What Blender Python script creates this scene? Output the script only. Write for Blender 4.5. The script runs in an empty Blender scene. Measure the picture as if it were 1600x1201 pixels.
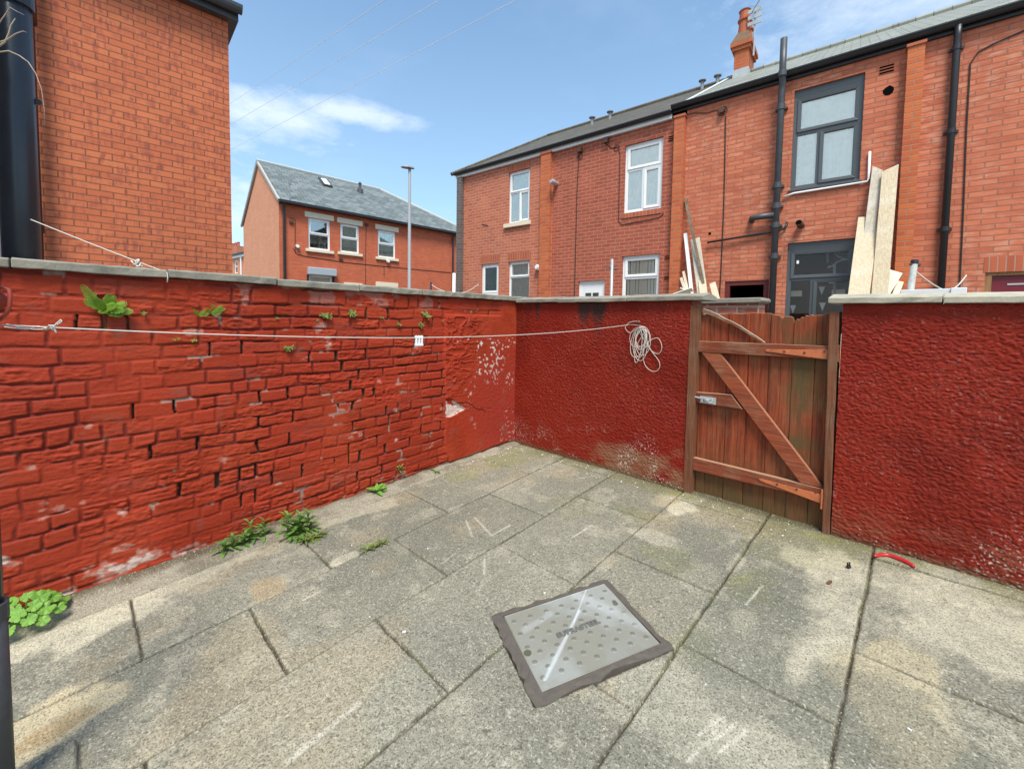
import bpy, math, random
import numpy as np
from mathutils import Matrix, Vector

# ---------------------------------------------------------------- camera, sky, sun, exposure
SC = bpy.context.scene
COL = SC.collection
F_PX, CX, CY = 655.0, 800.0, 533.0            # lens of the photograph, in its 1600 x 1201 pixels


def _n(v):
    v = np.array(v, float)
    return v / np.linalg.norm(v)


_down = _n((-.015, 1., .0504))
_up = -_down
_yd = np.array([1504 - CX, -((-.015) * (1504 - CX) + .0504 * F_PX), F_PX])
_yd = _n(_yd)
_xd = _n(np.cross(_yd, _up))
R = np.array([_xd, _yd, _up])                 # camera axes -> world axes (Z up, Y along the side wall)
cam = bpy.data.objects.new('camera', bpy.data.cameras.new('camera'))
COL.objects.link(cam)
M = np.eye(4)
M[:3, 0] = R[:, 0]
M[:3, 1] = -R[:, 1]
M[:3, 2] = -R[:, 2]
cam.matrix_world = Matrix(M.tolist())
cam.data.sensor_width = 36
cam.data.lens = F_PX / 1600 * 36
cam.data.shift_y = -(600.5 - CY) / 1600
cam.data.clip_start = .02
cam.data.clip_end = 4000
SC.camera = cam

SUN_EL, SUN_DIR = math.radians(60), _n((.76, -.65, 0))
SUN_AZ = math.atan2(SUN_DIR[0], SUN_DIR[1])
sl = bpy.data.lights.new('sun', 'SUN')
sl.energy = 2.5
sl.angle = math.radians(20)
sl.color = (1, .93, .83)
sun = bpy.data.objects.new('sun', sl)
COL.objects.link(sun)
sv = Vector((SUN_DIR[0] * math.cos(SUN_EL), SUN_DIR[1] * math.cos(SUN_EL), math.sin(SUN_EL)))
sun.rotation_euler = sv.to_track_quat('Z', 'Y').to_euler()
SC.view_settings.view_transform = 'Standard'
SC.view_settings.look = 'None'
SC.view_settings.exposure = 1.05
SC.view_settings.gamma = 1


# ---------------------------------------------------------------- node helper
class NT:
    def __init__(s, tree):
        s.t = tree
        s.N = tree.nodes
        s.L = tree.links

    def new(s, typ, **kw):
        n = s.N.new(typ)
        for k, v in kw.items():
            setattr(n, k, v)
        return n

    def put(s, sock, v):
        if isinstance(v, bpy.types.NodeSocket):
            s.L.new(v, sock)
        elif v is not None:
            if hasattr(sock.default_value, '__len__') and not hasattr(v, '__len__'):
                v = [v] * len(sock.default_value)
            if hasattr(sock.default_value, '__len__') and len(v) == 3 and len(sock.default_value) == 4:
                v = (*v, 1)
            sock.default_value = v

    def math(s, op, a, b=None, c=None, clamp=False):
        n = s.new('ShaderNodeMath', operation=op, use_clamp=clamp)
        for i, v in enumerate((a, b, c)):
            if v is not None:
                s.put(n.inputs[i], v)
        return n.outputs[0]

    def vmath(s, op, a, b=None):
        n = s.new('ShaderNodeVectorMath', operation=op)
        s.put(n.inputs[0], a)
        if b is not None:
            s.put(n.inputs[3 if op == 'SCALE' else 1], b)
        return n.outputs['Value' if op in ('DOT_PRODUCT', 'LENGTH') else 'Vector']

    def obj(s):
        return s.new('ShaderNodeTexCoord').outputs['Object']

    def sep(s, v):
        n = s.new('ShaderNodeSeparateXYZ')
        s.put(n.inputs[0], v)
        return n.outputs

    def comb(s, x=0, y=0, z=0):
        n = s.new('ShaderNodeCombineXYZ')
        for i, v in enumerate((x, y, z)):
            s.put(n.inputs[i], v)
        return n.outputs[0]

    def scale(s, v, k):
        n = s.new('ShaderNodeMapping')
        s.put(n.inputs[0], v)
        n.inputs['Scale'].default_value = k
        return n.outputs[0]

    def noise(s, v, sc, det=4, rough=.55, col=False):
        n = s.new('ShaderNodeTexNoise')
        s.put(n.inputs['Vector'], v)
        s.put(n.inputs['Scale'], sc)
        n.inputs['Detail'].default_value = det
        n.inputs['Roughness'].default_value = rough
        return n.outputs['Color' if col else 'Fac']

    def voro(s, v, sc, feat='F1', out='Distance'):
        n = s.new('ShaderNodeTexVoronoi', feature=feat)
        s.put(n.inputs['Vector'], v)
        s.put(n.inputs['Scale'], sc)
        return n.outputs[out]

    def ramp(s, f, a, b, lo=0., hi=1.):
        n = s.new('ShaderNodeMapRange', clamp=True)
        s.put(n.inputs[0], f)
        for i, v in zip((1, 2, 3, 4), (a, b, lo, hi)):
            n.inputs[i].default_value = v
        return n.outputs[0]

    def mix(s, f, a, b, mode='MIX'):
        n = s.new('ShaderNodeMix', data_type='RGBA', blend_type=mode)
        s.put(n.inputs[0], f)
        s.put(n.inputs[6], a)
        s.put(n.inputs[7], b)
        return n.outputs[2]

    def bump(s, h, strength=.5, dist=.005, nrm=None):
        n = s.new('ShaderNodeBump')
        s.put(n.inputs['Height'], h)
        n.inputs['Strength'].default_value = strength
        n.inputs['Distance'].default_value = dist
        if nrm is not None:
            s.L.new(nrm, n.inputs['Normal'])
        return n.outputs[0]

    def attr(s, name):
        n = s.new('ShaderNodeVertexColor')
        n.layer_name = name
        return n.outputs[0]


# ---------------------------------------------------------------- world: clear sky with a few clouds
def cam_dir(px, py):
    return R @ np.array([px - CX, py - CY, F_PX])


world = bpy.data.worlds.new('World')
SC.world = world
world.use_nodes = True
w = NT(world.node_tree)
w.N.clear()
sky = w.new('ShaderNodeTexSky', sky_type='NISHITA', sun_disc=False)
sky.sun_elevation = SUN_EL
sky.sun_rotation = SUN_AZ
sky.altitude = 60
sky.air_density = 1.0
sky.dust_density = 1.2
sky.ozone_density = 1.6
wdir = w.vmath('NORMALIZE', w.new('ShaderNodeTexCoord').outputs['Generated'])
dx, dy, dz = w.sep(wdir)
flat = w.vmath('DIVIDE', wdir, w.comb(w.math('ADD', w.math('MAXIMUM', dz, 0), .12), w.math('ADD', w.math('MAXIMUM', dz, 0), .12), .6))
n1 = w.noise(flat, 2.2, 9, .6)
n2 = w.noise(flat, 8.0, 10, .68)


def cloud_mask(px, py, wx, wy, d=None):
    d = _n(cam_dir(px, py)) if d is None else _n(d)
    t1 = _n(np.cross(d, (0, 0, 1)))
    t2 = np.cross(t1, d)
    a = w.math('DIVIDE', w.vmath('DOT_PRODUCT', wdir, tuple(t1)), wx)
    b = w.math('DIVIDE', w.vmath('DOT_PRODUCT', wdir, tuple(t2)), wy)
    front = w.ramp(w.vmath('DOT_PRODUCT', wdir, tuple(d)), .1, .3)
    r = w.math('SQRT', w.math('ADD', w.math('MULTIPLY', a, a), w.math('MULTIPLY', b, b)))
    return w.math('MULTIPLY', w.math('SUBTRACT', 1, r, clamp=True), front)


tot = w.math('MULTIPLY', cloud_mask(0, 0, 1.1, .62, (.35, -.85, .42)), 2.2)      # unseen bright cloud added behind the viewer to whiten panes and soften the light
for (px, py, wx, wy, gain) in ((430, 180, .20, .075, 1.45), (300, 178, .22, .08, 1.0), (545, 176, .20, .040, 1.4), (450, 205, .16, .05, .8), (350, 340, .30, .16, 1.0),
                               (1380, -10, .40, .20, .75), (1500, 20, .25, .12, .5)):
    m_ = w.math('MULTIPLY', cloud_mask(px, py, wx, wy), gain)
    tot = w.math('MAXIMUM', tot, m_)
nn = w.math('ADD', w.math('MULTIPLY', n1, .55), w.math('MULTIPLY', n2, .45))
cl = w.ramp(w.math('ADD', tot, w.math('MULTIPLY', w.math('SUBTRACT', nn, .5), 2.9)), .30, 1.15, 0, .62)
cl = w.math('MULTIPLY', cl, w.ramp(tot, 0, .3))
wisp = w.math('MULTIPLY', w.ramp(n1, .5, .85, 0, .10), w.ramp(dz, .02, .3))
cl = w.math('MAXIMUM', cl, wisp)
skyc = w.mix(cl, w.vmath('MULTIPLY', sky.outputs[0], (.70, 1.11, 1.22)), (6.0, 6.4, 6.9))
low = w.ramp(dz, .0, .75, .48, .05)
skyc = w.mix(low, skyc, (5.0, 5.9, 7.0))
bg = w.new('ShaderNodeBackground')
w.L.new(skyc, bg.inputs[0])
bg.inputs[1].default_value = .092
wo = w.new('ShaderNodeOutputWorld')
w.L.new(bg.outputs[0], wo.inputs[0])
world.cycles.sampling_method = 'AUTOMATIC'

# ---------------------------------------------------------------- measured planes of the place
N_FLOOR = np.array([-.024, -.075, .997])
N_FLOOR /= np.linalg.norm(N_FLOOR)
H_FLOOR = 1.5664


def floor_z(x, y):
    return (-H_FLOOR - N_FLOOR[0] * x - N_FLOOR[1] * y) / N_FLOOR[2]


def on_floor(px, py):
    r = cam_dir(px, py)
    return r * (-H_FLOOR / (r @ N_FLOOR))


def on_x(px, py, x):
    r = cam_dir(px, py)
    return r * (x / r[0])


def on_y(px, py, y):
    r = cam_dir(px, py)
    return r * (y / r[1])


def at_depth(px, py, d):
    return cam_dir(px, py) / F_PX * d


class Frame:
    """upright plane with its own axes: x along it, y away from the viewer, z up"""

    def __init__(s, origin, tdir):
        t = _n((tdir[0], tdir[1], 0))
        s.M = np.eye(4)
        s.M[:3, 0] = t
        s.M[:3, 1] = (-t[1], t[0], 0)
        s.M[:3, 3] = origin
        s.Mi = np.linalg.inv(s.M)

    def loc(s, px, py, y=0.):
        r = s.Mi[:3, :3] @ cam_dir(px, py)
        o = s.Mi[:3, 3]
        k = (y - o[1]) / r[1]
        p = o + r * k
        return p

    def rect(s, *quad, y=0.):
        P = [s.loc(a, b, y) for a, b in quad]           # TL TR BL BR
        return ((P[0][0] + P[2][0]) / 2, (P[1][0] + P[3][0]) / 2, (P[2][2] + P[3][2]) / 2, (P[0][2] + P[1][2]) / 2)

    def world(s, p):
        return s.M[:3, :3] @ np.array(p, float) + s.M[:3, 3]


WORLD = Frame((0, 0, 0), (1, 0))
WM = {}


# ---------------------------------------------------------------- object helpers
def props(o, label=None, cat=None, group=None, kind=None):
    if label:
        o['label'] = label
    if cat:
        o['category'] = cat
    if group:
        o['group'] = group
    if kind:
        o['kind'] = kind
    return o


def thing(name, label, cat, loc=(0, 0, 0), frame=None, group=None):
    o = bpy.data.objects.new(name, None)
    COL.objects.link(o)
    m = np.eye(4)
    if frame is not None:
        m[:3, :3] = frame.M[:3, :3]
    m[:3, 3] = loc
    o.matrix_world = Matrix(m.tolist())
    o.empty_display_size = .1
    WM[o] = m
    return props(o, label, cat, group)


def link_mesh(name, me, mats, parent=None, smooth=False, wm=None):
    o = bpy.data.objects.new(name, me)
    COL.objects.link(o)
    for m in (mats if isinstance(mats, (list, tuple)) else [mats]):
        me.materials.append(m)
    if smooth:
        me.polygons.foreach_set('use_smooth', np.ones(len(me.polygons), bool))
    if parent is not None:
        o.parent = parent
        WM[o] = WM[parent]
    else:
        m = np.eye(4) if wm is None else wm
        o.matrix_world = Matrix(m.tolist())
        WM[o] = m
    return o


class MB:
    """collects shapes in the coordinates of one frame and links them as one mesh object"""

    def __init__(s, frame=WORLD):
        s.v, s.f, s.fr, s.mi, s.m = [], [], frame, [], 0

    def add(s, vs, fs):
        b = len(s.v)
        s.v += [tuple(map(float, p)) for p in vs]
        for f in fs:
            s.f.append([b + i for i in f])
            s.mi.append(s.m)
        return s

    def box(s, x0, x1, y0, y1, z0, z1):
        return s.hexa([(x0, y0, z0), (x1, y0, z0), (x1, y1, z0), (x0, y1, z0), (x0, y0, z1), (x1, y0, z1), (x1, y1, z1), (x0, y1, z1)])

    def hexa(s, p):
        return s.add(p, [(0, 3, 2, 1), (4, 5, 6, 7), (0, 1, 5, 4), (1, 2, 6, 5), (2, 3, 7, 6), (3, 0, 4, 7)])

    def bar(s, a, b, w, t, side=(0, 1, 0), ends=(0, 0)):
        """a plank from a to b: width w across, thickness t along side"""
        a, b, sd = np.array(a, float), np.array(b, float), np.array(side, float)
        d = _n(b - a)
        sd = _n(sd - d * (sd @ d))
        c = np.cross(d, sd)
        P = []
        for q, e in ((a, ends[0]), (b, ends[1])):
            for i, j in ((-1, -1), (1, -1), (1, 1), (-1, 1)):
                P.append(q + c * i * w / 2 + sd * j * t / 2 + d * e * i)
        return s.hexa(P)

    def prism(s, poly, y0, y1):
        """polygon in (x, z) pushed from y0 to y1"""
        n = len(poly)
        vs = [(x, y0, z) for x, z in poly] + [(x, y1, z) for x, z in poly]
        return s.add(vs, [list(range(n)), list(range(2 * n - 1, n - 1, -1))] + [[(i + 1) % n, i, n + i, n + (i + 1) % n] for i in range(n)])

    def tube(s, pts, r, n=10, cap=True):
        pts = [np.array(p, float) for p in pts]
        rs = r if hasattr(r, '__len__') else [r] * len(pts)
        ref = np.array((.31, .17, .93))
        b = len(s.v)
        prev = None
        for i, p in enumerate(pts):
            d = _n(pts[min(i + 1, len(pts) - 1)] - pts[max(i - 1, 0)])
            if prev is None:
                u = _n(np.cross(d, ref if abs(d @ ref) < .9 else (1, 0, 0)))
            else:
                u = _n(prev - d * (prev @ d))
            prev = u
            v = np.cross(d, u)
            for k in range(n):
                a = 2 * math.pi * k / n
                s.v.append(tuple(p + rs[i] * (u * math.cos(a) + v * math.sin(a))))
        for i in range(len(pts) - 1):
            for k in range(n):
                s.f.append([b + i * n + k, b + i * n + (k + 1) % n, b + (i + 1) * n + (k + 1) % n, b + (i + 1) * n + k])
                s.mi.append(s.m)
        if cap:
            s.f.append([b + k for k in range(n)][::-1])
            s.f.append([b + (len(pts) - 1) * n + k for k in range(n)])
            s.mi += [s.m, s.m]
        return s

    def build(s, name, mat, parent=None, smooth=False, bevel=0, origin=None):
        V = np.array(s.v)
        Wd = V @ s.fr.M[:3, :3].T + s.fr.M[:3, 3]
        if parent is not None:
            m = WM[parent]
        else:
            m = np.eye(4)
            m[:3, :3] = s.fr.M[:3, :3]
            if origin is None:
                c = (Wd.min(0) + Wd.max(0)) / 2
                origin = (c[0], c[1], Wd[:, 2].min())
            m[:3, 3] = origin
        Lc = (Wd - m[:3, 3]) @ m[:3, :3]
        me = bpy.data.meshes.new(name)
        me.from_pydata(Lc.tolist(), [], s.f)
        me.validate()
        if s.m:
            me.polygons.foreach_set('material_index', s.mi)
        me.update()
        o = link_mesh(name, me, mat, parent, smooth, None if parent is not None else m)
        if bevel:
            b = o.modifiers.new('edge', 'BEVEL')
            b.width = bevel
            b.segments = 2
            b.limit_method = 'ANGLE'
            b.angle_limit = math.radians(40)
        return o


# ---------------------------------------------------------------- numpy noise
def vnoise(x, y, seed):
    xi, yi = np.floor(x).astype(np.int64), np.floor(y).astype(np.int64)
    fx, fy = x - xi, y - yi
    fx = fx * fx * fx * (fx * (fx * 6 - 15) + 10)
    fy = fy * fy * fy * (fy * (fy * 6 - 15) + 10)

    def h(a, b):
        k = (a * 374761393 + b * 668265263 + seed * 1274126177) & 0xffffffff
        k = ((k ^ (k >> 13)) * 1274126177) & 0xffffffff
        k = (k ^ (k >> 16)) & 0xffff
        return k / 65535.
    return (h(xi, yi) * (1 - fx) + h(xi + 1, yi) * fx) * (1 - fy) + (h(xi, yi + 1) * (1 - fx) + h(xi + 1, yi + 1) * fx) * fy


def fbm(x, y, seed, oct=4, gain=.5):
    a, t, n = 1., 0., 0.
    for i in range(oct):
        t = t + a * vnoise(x * 2 ** i + 17.3 * i, y * 2 ** i - 9.1 * i, seed + i)
        n += a
        a *= gain
    return t / n


def hash1(i, seed):
    k = (np.asarray(i).astype(np.int64) * 374761393 + seed * 668265263) & 0xffffffff
    k = ((k ^ (k >> 13)) * 1274126177) & 0xffffffff
    return ((k ^ (k >> 16)) & 0xffff) / 65535.


def sstep(a, b, x):
    t = np.clip((x - a) / (b - a), 0, 1)
    return t * t * (3 - 2 * t)


def lerp(a, b, t):
    t = np.asarray(t)[..., None] if np.ndim(a) == 1 or np.ndim(a) > np.ndim(t) else t
    return np.asarray(a) * (1 - t) + np.asarray(b) * t


def sheet(name, P, C, mat, parent=None, flip=False, origin=None):
    """a dense relief: P (rows, cols, 3) world points, C (rows, cols, 3) surface colour of each point"""
    nr, nc = P.shape[:2]
    idx = np.arange(nr * nc).reshape(nr, nc)
    q = np.stack([idx[:-1, :-1], idx[:-1, 1:], idx[1:, 1:], idx[1:, :-1]], -1).reshape(-1, 4)
    if flip:
        q = q[:, ::-1]
    m = WM[parent] if parent is not None else np.eye(4)
    if parent is None and origin is not None:
        m[:3, 3] = origin
    V = (P.reshape(-1, 3) - m[:3, 3]) @ m[:3, :3]
    me = bpy.data.meshes.new(name)
    me.vertices.add(len(V))
    me.vertices.foreach_set('co', V.astype(np.float32).ravel())
    nq = len(q)
    me.loops.add(nq * 4)
    me.loops.foreach_set('vertex_index', q.astype(np.int32).ravel())
    me.polygons.add(nq)
    me.polygons.foreach_set('loop_start', np.arange(0, nq * 4, 4, dtype=np.int32))
    me.polygons.foreach_set('loop_total', np.full(nq, 4, np.int32))
    me.update(calc_edges=True)
    a = me.color_attributes.new('surface', 'FLOAT_COLOR', 'POINT')
    c4 = np.ones((nr * nc, 4), np.float32)
    c4[:, :3] = np.clip(C.reshape(-1, 3), 0, 1)
    a.data.foreach_set('color', c4.ravel())
    return link_mesh(name, me, mat, parent, True, None if parent is not None else m)


# ---------------------------------------------------------------- materials
MAT = {}


def mat(name):
    m = bpy.data.materials.new(name)
    m.use_nodes = True
    t = NT(m.node_tree)
    t.p = t.N['Principled BSDF']
    MAT[name] = m
    return m, t


def finish(t, col, rough=.8, nrm=None, metal=0, spec=.3):
    t.put(t.p.inputs['Base Color'], col)
    t.put(t.p.inputs['Roughness'], rough)
    t.p.inputs['Metallic'].default_value = metal
    t.p.inputs['Specular IOR Level'].default_value = spec
    if nrm is not None:
        t.L.new(nrm, t.p.inputs['Normal'])


def mat_relief(name, rough=.7, grain=300, gamt=.10, bmp=.35, spec=.3, bd=.002, specks=0):
    m, t = mat(name)
    c = t.attr('surface')
    o = t.obj()
    g = t.noise(o, grain, 3, .6)
    g2 = t.noise(o, grain * .22, 3, .6)
    k = t.math('ADD', t.math('MULTIPLY', t.math('SUBTRACT', g, .5), gamt * 2.2), t.math('MULTIPLY', t.math('SUBTRACT', g2, .5), gamt * .5))
    col = t.vmath('SCALE', c, t.math('ADD', 1, k))
    if specks:                                          # open pits and dark grit of weathered concrete, and a few pale stones
        col = t.mix(t.math('MULTIPLY', t.ramp(t.noise(o, 150, 2, .5), .53, .64), specks), col, (.055, .052, .040))
        col = t.mix(t.math('MULTIPLY', t.ramp(t.noise(o, 95, 2, .5), .60, .70), specks), col, (.50, .46, .36))
    finish(t, col, rough, t.bump(t.math('ADD', g, g2), bmp, bd), spec=spec)
    return m


def mat_plain(name, col, rough=.6, var=.12, sc=6, metal=0, spec=.4, bmp=0, streak=None, dirt=None):
    m, t = mat(name)
    o = t.obj()
    v = t.scale(o, streak) if streak else o
    a = t.noise(v, sc, 5, .6)
    b = t.noise(v, sc * 9, 3, .6)
    k = t.math('ADD', 1, t.math('ADD', t.math('MULTIPLY', t.math('SUBTRACT', a, .5), var * 2), t.math('MULTIPLY', t.math('SUBTRACT', b, .5), var)))
    c = t.vmath('SCALE', col, k)
    if dirt:
        c = t.mix(t.ramp(t.noise(o, sc * .6, 6, .65), .48, .72, 0, .8), c, dirt)
    finish(t, c, rough, t.bump(b, bmp, .003) if bmp else None, metal, spec)
    return m


def mat_brick(name, c1, c2, mortar, bw=.225, rh=.085, ms=.009, pale=None, palamt=.4, bias=0., soot=.15, off=.5, band=None, dark=None, recess=1., freq=2):
    m, t = mat(name)
    x, y, z = t.sep(t.obj())
    v = t.comb(t.math('ADD', x, y), z, 0)
    wob = t.noise(v, 3, 2, .5, True)
    vw = t.vmath('ADD', v, t.vmath('SCALE', t.vmath('SUBTRACT', wob, (.5, .5, .5)), .010))
    b = t.new('ShaderNodeTexBrick', offset=off, offset_frequency=freq)
    t.put(b.inputs['Vector'], vw)
    for k_, v_ in (('Color1', c1), ('Color2', c2), ('Mortar', mortar), ('Scale', 1.), ('Mortar Size', ms), ('Mortar Smooth', .25), ('Bias', bias), ('Brick Width', bw), ('Row Height', rh)):
        t.put(b.inputs[k_], v_)
    col = b.outputs['Color']
    fac = b.outputs['Fac']
    # a second, black and white brick pattern gives each brick its own random number
    b2 = t.new('ShaderNodeTexBrick', offset=off, offset_frequency=freq)
    t.put(b2.inputs['Vector'], vw)
    for k_, v_ in (('Color1', (0, 0, 0)), ('Color2', (1, 1, 1)), ('Mortar', (.5, .5, .5)), ('Scale', 1.), ('Mortar Size', ms), ('Brick Width', bw), ('Row Height', rh), ('Bias', 0.)):
        t.put(b2.inputs[k_], v_)
    rnd = b2.outputs['Color']
    body = t.math('SUBTRACT', 1, fac)
    if dark:
        f = t.ramp(t.math('ADD', rnd, t.math('MULTIPLY', t.math('SUBTRACT', t.noise(v, 1.2, 3), .5), .5)), .62, .95, 0, .75)
        col = t.mix(t.math('MULTIPLY', f, body), col, dark)
    if band:
        # wire-cut bricks burnt darker in blotches along each brick
        f = t.ramp(t.noise(t.scale(v, (26, 5, 1)), 1, 3, .5), .44, .62, 0, .9)
        f = t.math('MULTIPLY', f, t.ramp(t.noise(t.scale(v, (4.4, 11.7, 1)), 1, 1, .4), .40, .62))
        col = t.mix(t.math('MULTIPLY', f, body), col, band)
    if pale:
        f = t.math('MULTIPLY', t.ramp(t.noise(t.scale(v, (5, 16, 1)), 1, 4, .6), .46, .70, 0, 1), t.ramp(t.noise(v, .55, 4, .6), .36, .62, 0, palamt))
        col = t.mix(t.math('MULTIPLY', f, t.math('ADD', t.math('MULTIPLY', body, .7), .3)), col, pale)
    fine = t.noise(v, 60, 4, .65)
    big = t.noise(v, .9, 5, .6)
    streak = t.noise(t.scale(v, (3.2, .35, 1)), 1, 5, .6)
    k = t.math('ADD', 1, t.math('MULTIPLY', t.math('SUBTRACT', fine, .5), .35))
    k = t.math('ADD', k, t.math('MULTIPLY', t.math('SUBTRACT', big, .5), soot * 2))
    k = t.math('ADD', k, t.math('MULTIPLY', t.math('SUBTRACT', streak, .5), soot * 1.6))
    col = t.vmath('SCALE', col, k)
    h = t.math('SUBTRACT', t.math('MULTIPLY', fine, .25), t.math('MULTIPLY', fac, recess))
    finish(t, col, .85, t.bump(h, .8, .006), spec=.2)
    return m


def mat_slate(name, c1, c2, gap, bw, rh, moss=None):
    m, t = mat(name)
    x, y, z = t.sep(t.obj())
    v = t.comb(x, t.math('MULTIPLY', y, 1.18), 0)
    b = t.new('ShaderNodeTexBrick', offset=.5)
    t.put(b.inputs['Vector'], v)
    for k_, v_ in (('Color1', c1), ('Color2', c2), ('Mortar', gap), ('Scale', 1.), ('Mortar Size', .007), ('Mortar Smooth', .2), ('Brick Width', bw), ('Row Height', rh)):
        t.put(b.inputs[k_], v_)
    col = b.outputs['Color']
    if moss:
        col = t.mix(t.ramp(t.noise(v, 1.7, 6, .7), .45, .7, 0, .7), col, moss)
    col = t.vmath('SCALE', col, t.math('ADD', .8, t.math('MULTIPLY', t.noise(v, 9, 5, .65), .4)))
    # every slate lies tilted: its lower edge stands proud of the row below
    saw = t.math('FRACT', t.math('DIVIDE', t.math('MULTIPLY', y, 1.18), rh))
    h = t.math('SUBTRACT', t.math('SUBTRACT', 1, saw), b.outputs['Fac'])
    finish(t, col, .62, t.bump(h, .7, .012), spec=.35)
    return m


def mat_wood(name, c1, c2, grey, wear=.5, axis='z', green=None, rough=.75, sc=1.):
    m, t = mat(name)
    o = t.obj()
    st = {'z': (38, 38, 1.6), 'x': (1.6, 38, 38)}[axis]
    g = t.noise(t.scale(t.vmath('ADD', o, t.vmath('SCALE', t.noise(o, 5, 3, .5, True), .02)), tuple(k * sc * 1.3 for k in st)), 1, 8, .72)
    g2 = t.noise(t.scale(o, tuple(k * sc * 4 for k in st)), 1, 4, .6)
    pat = t.noise(o, 3.1, 6, .65)
    col = t.mix(t.ramp(g, .40, .62), c1, c2)
    wv = t.math('ADD', t.math('MULTIPLY', pat, .62), t.math('MULTIPLY', g2, .38))
    col = t.mix(t.ramp(wv, .62 - wear * .22, .80 - wear * .22, 0, .85), col, grey)
    if green:
        z = t.sep(o)[2]
        lo = t.ramp(t.math('ADD', z, t.math('MULTIPLY', t.math('SUBTRACT', pat, .5), .7)), -.05, .44, .92, 0)
        hi = t.math('MULTIPLY', t.ramp(t.noise(o, 2.3, 5, .6), .44, .60, 0, .85), t.ramp(t.sep(o)[0], .02, .25))
        col = t.mix(t.math('MAXIMUM', lo, hi), col, green)
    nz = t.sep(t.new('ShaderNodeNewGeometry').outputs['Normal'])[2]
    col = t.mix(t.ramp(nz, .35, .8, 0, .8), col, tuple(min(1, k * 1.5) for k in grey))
    col = t.vmath('SCALE', col, t.math('ADD', .66, t.math('MULTIPLY', g2, .68)))
    finish(t, col, rough, t.bump(t.math('ADD', g, t.math('MULTIPLY', g2, .5)), .5, .004), spec=.25)
    return m


def mat_glass(name, tint=(.9, .95, .95), gloss=.3, grime=.08):
    m, t = mat(name)
    t.N.remove(t.p)
    out = t.N['Material Output']
    tr = t.new('ShaderNodeBsdfTransparent')
    t.put(tr.inputs[0], tint)
    gl = t.new('ShaderNodeBsdfGlossy')
    t.put(gl.inputs['Color'], (1, .98, .92))
    gl.inputs['Roughness'].default_value = .02
    o = t.obj()
    t.L.new(t.bump(t.noise(o, 1.3, 2), .05, .01), gl.inputs['Normal'])
    lw = t.new('ShaderNodeLayerWeight')
    lw.inputs[0].default_value = .25
    f = t.math('ADD', t.math('MULTIPLY', lw.outputs['Fresnel'], 1.0), gloss, clamp=True)
    mx = t.new('ShaderNodeMixShader')
    t.L.new(f, mx.inputs[0])
    t.L.new(tr.outputs[0], mx.inputs[1])
    t.L.new(gl.outputs[0], mx.inputs[2])
    df = t.new('ShaderNodeBsdfDiffuse')
    t.put(df.inputs[0], (.6, .6, .58))
    mx2 = t.new('ShaderNodeMixShader')
    t.L.new(t.ramp(t.noise(o, 5, 6, .7), .45, .8, .0, grime * 2.2), mx2.inputs[0])
    t.L.new(mx.outputs[0], mx2.inputs[1])
    t.L.new(df.outputs[0], mx2.inputs[2])
    t.L.new(mx2.outputs[0], out.inputs[0])
    return m


mat_relief('red_painted_brick', .66, 150, .16, .6, .12, .003)
mat_relief('red_roughcast', .60, 130, .16, .8, .12, .003)
mat_relief('paving_stone', .95, 135, .55, .7, .06, .003, .62)
mat_relief('galvanised_lid', .56, 200, .10, .15, .35)
mat_plain('coping_concrete', (.27, .245, .195), .9, .35, 9, bmp=.7, dirt=(.12, .12, .095))
mat_plain('pale_coping', (.42, .38, .29), .9, .3, 9, bmp=.6, dirt=(.22, .21, .17))
mat_plain('black_iron', (.022, .024, .030), .32, .35, 5, spec=.55, bmp=.15)
mat_plain('grey_iron', (.055, .058, .062), .45, .4, 7, spec=.5, bmp=.3)
mat_plain('rusty_iron', (.10, .048, .032), .7, .35, 12, spec=.3)
mat_plain('black_plastic', (.02, .02, .022), .4, .2, 4, spec=.45)
mat_plain('white_upvc', (.78, .79, .78), .35, .04, 3, spec=.45)
mat_plain('anthracite_upvc', (.072, .082, .088), .38, .06, 3, spec=.45)
mat_plain('white_paint', (.72, .73, .72), .6, .08, 3)
mat_plain('white_render', (.70, .70, .67), .9, .10, 14, bmp=.8, dirt=(.5, .5, .46))
mat_plain('cream_stone', (.72, .64, .48), .85, .12, 7)
mat_plain('grey_stone', (.42, .40, .36), .85, .15, 8)
mat_plain('rope_white', (.62, .59, .52), .8, .12, 40)
mat_plain('dark_void', (.006, .006, .006), 1, 0, 3, spec=0)
mat_plain('blind_white', (.84, .80, .68), .8, .08, 3)
mat_plain('curtain_white', (.88, .90, .84), .9, .10, 2, streak=(14, 1, .5))
mat_plain('room_reflected_red', (.17, .065, .05), .9, .4, 2)  # reddened: red walls mirrored in the panes, put into the room colour
mat_plain('maroon_paint', (.16, .012, .022), .4, .1, 4, spec=.4)
mat_plain('dark_red_paint', (.13, .018, .018), .6, .25, 7)
mat_plain('galvanised', (.46, .48, .48), .45, .15, 9, metal=.5, spec=.5)
mat_plain('pipe_grey', (.42, .44, .42), .6, .25, 14, dirt=(.2, .2, .17))
mat_plain('lamp_grey', (.24, .25, .26), .5, .05, 4)
mat_plain('red_plastic', (.42, .012, .016), .35, .1, 8, spec=.5)
mat_plain('red_oxide', (.36, .06, .035), .6, .2, 9)
mat_plain('hinge_paint', (.50, .14, .05), .6, .3, 18, dirt=(.16, .06, .035))
mat_plain('terracotta', (.42, .11, .05), .8, .2, 9)
mat_plain('lettering_grey', (.13, .13, .12), .5, .1, 9)
mat_plain('lead_grey', (.40, .43, .44), .6, .2, 9)
mat_plain('cable_black', (.02, .018, .016), .6, .1, 4)
mat_plain('cable_pale', (.62, .64, .66), .6, .1, 4)
mat_plain('twig_bark', (.38, .30, .22), .9, .25, 25)
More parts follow.
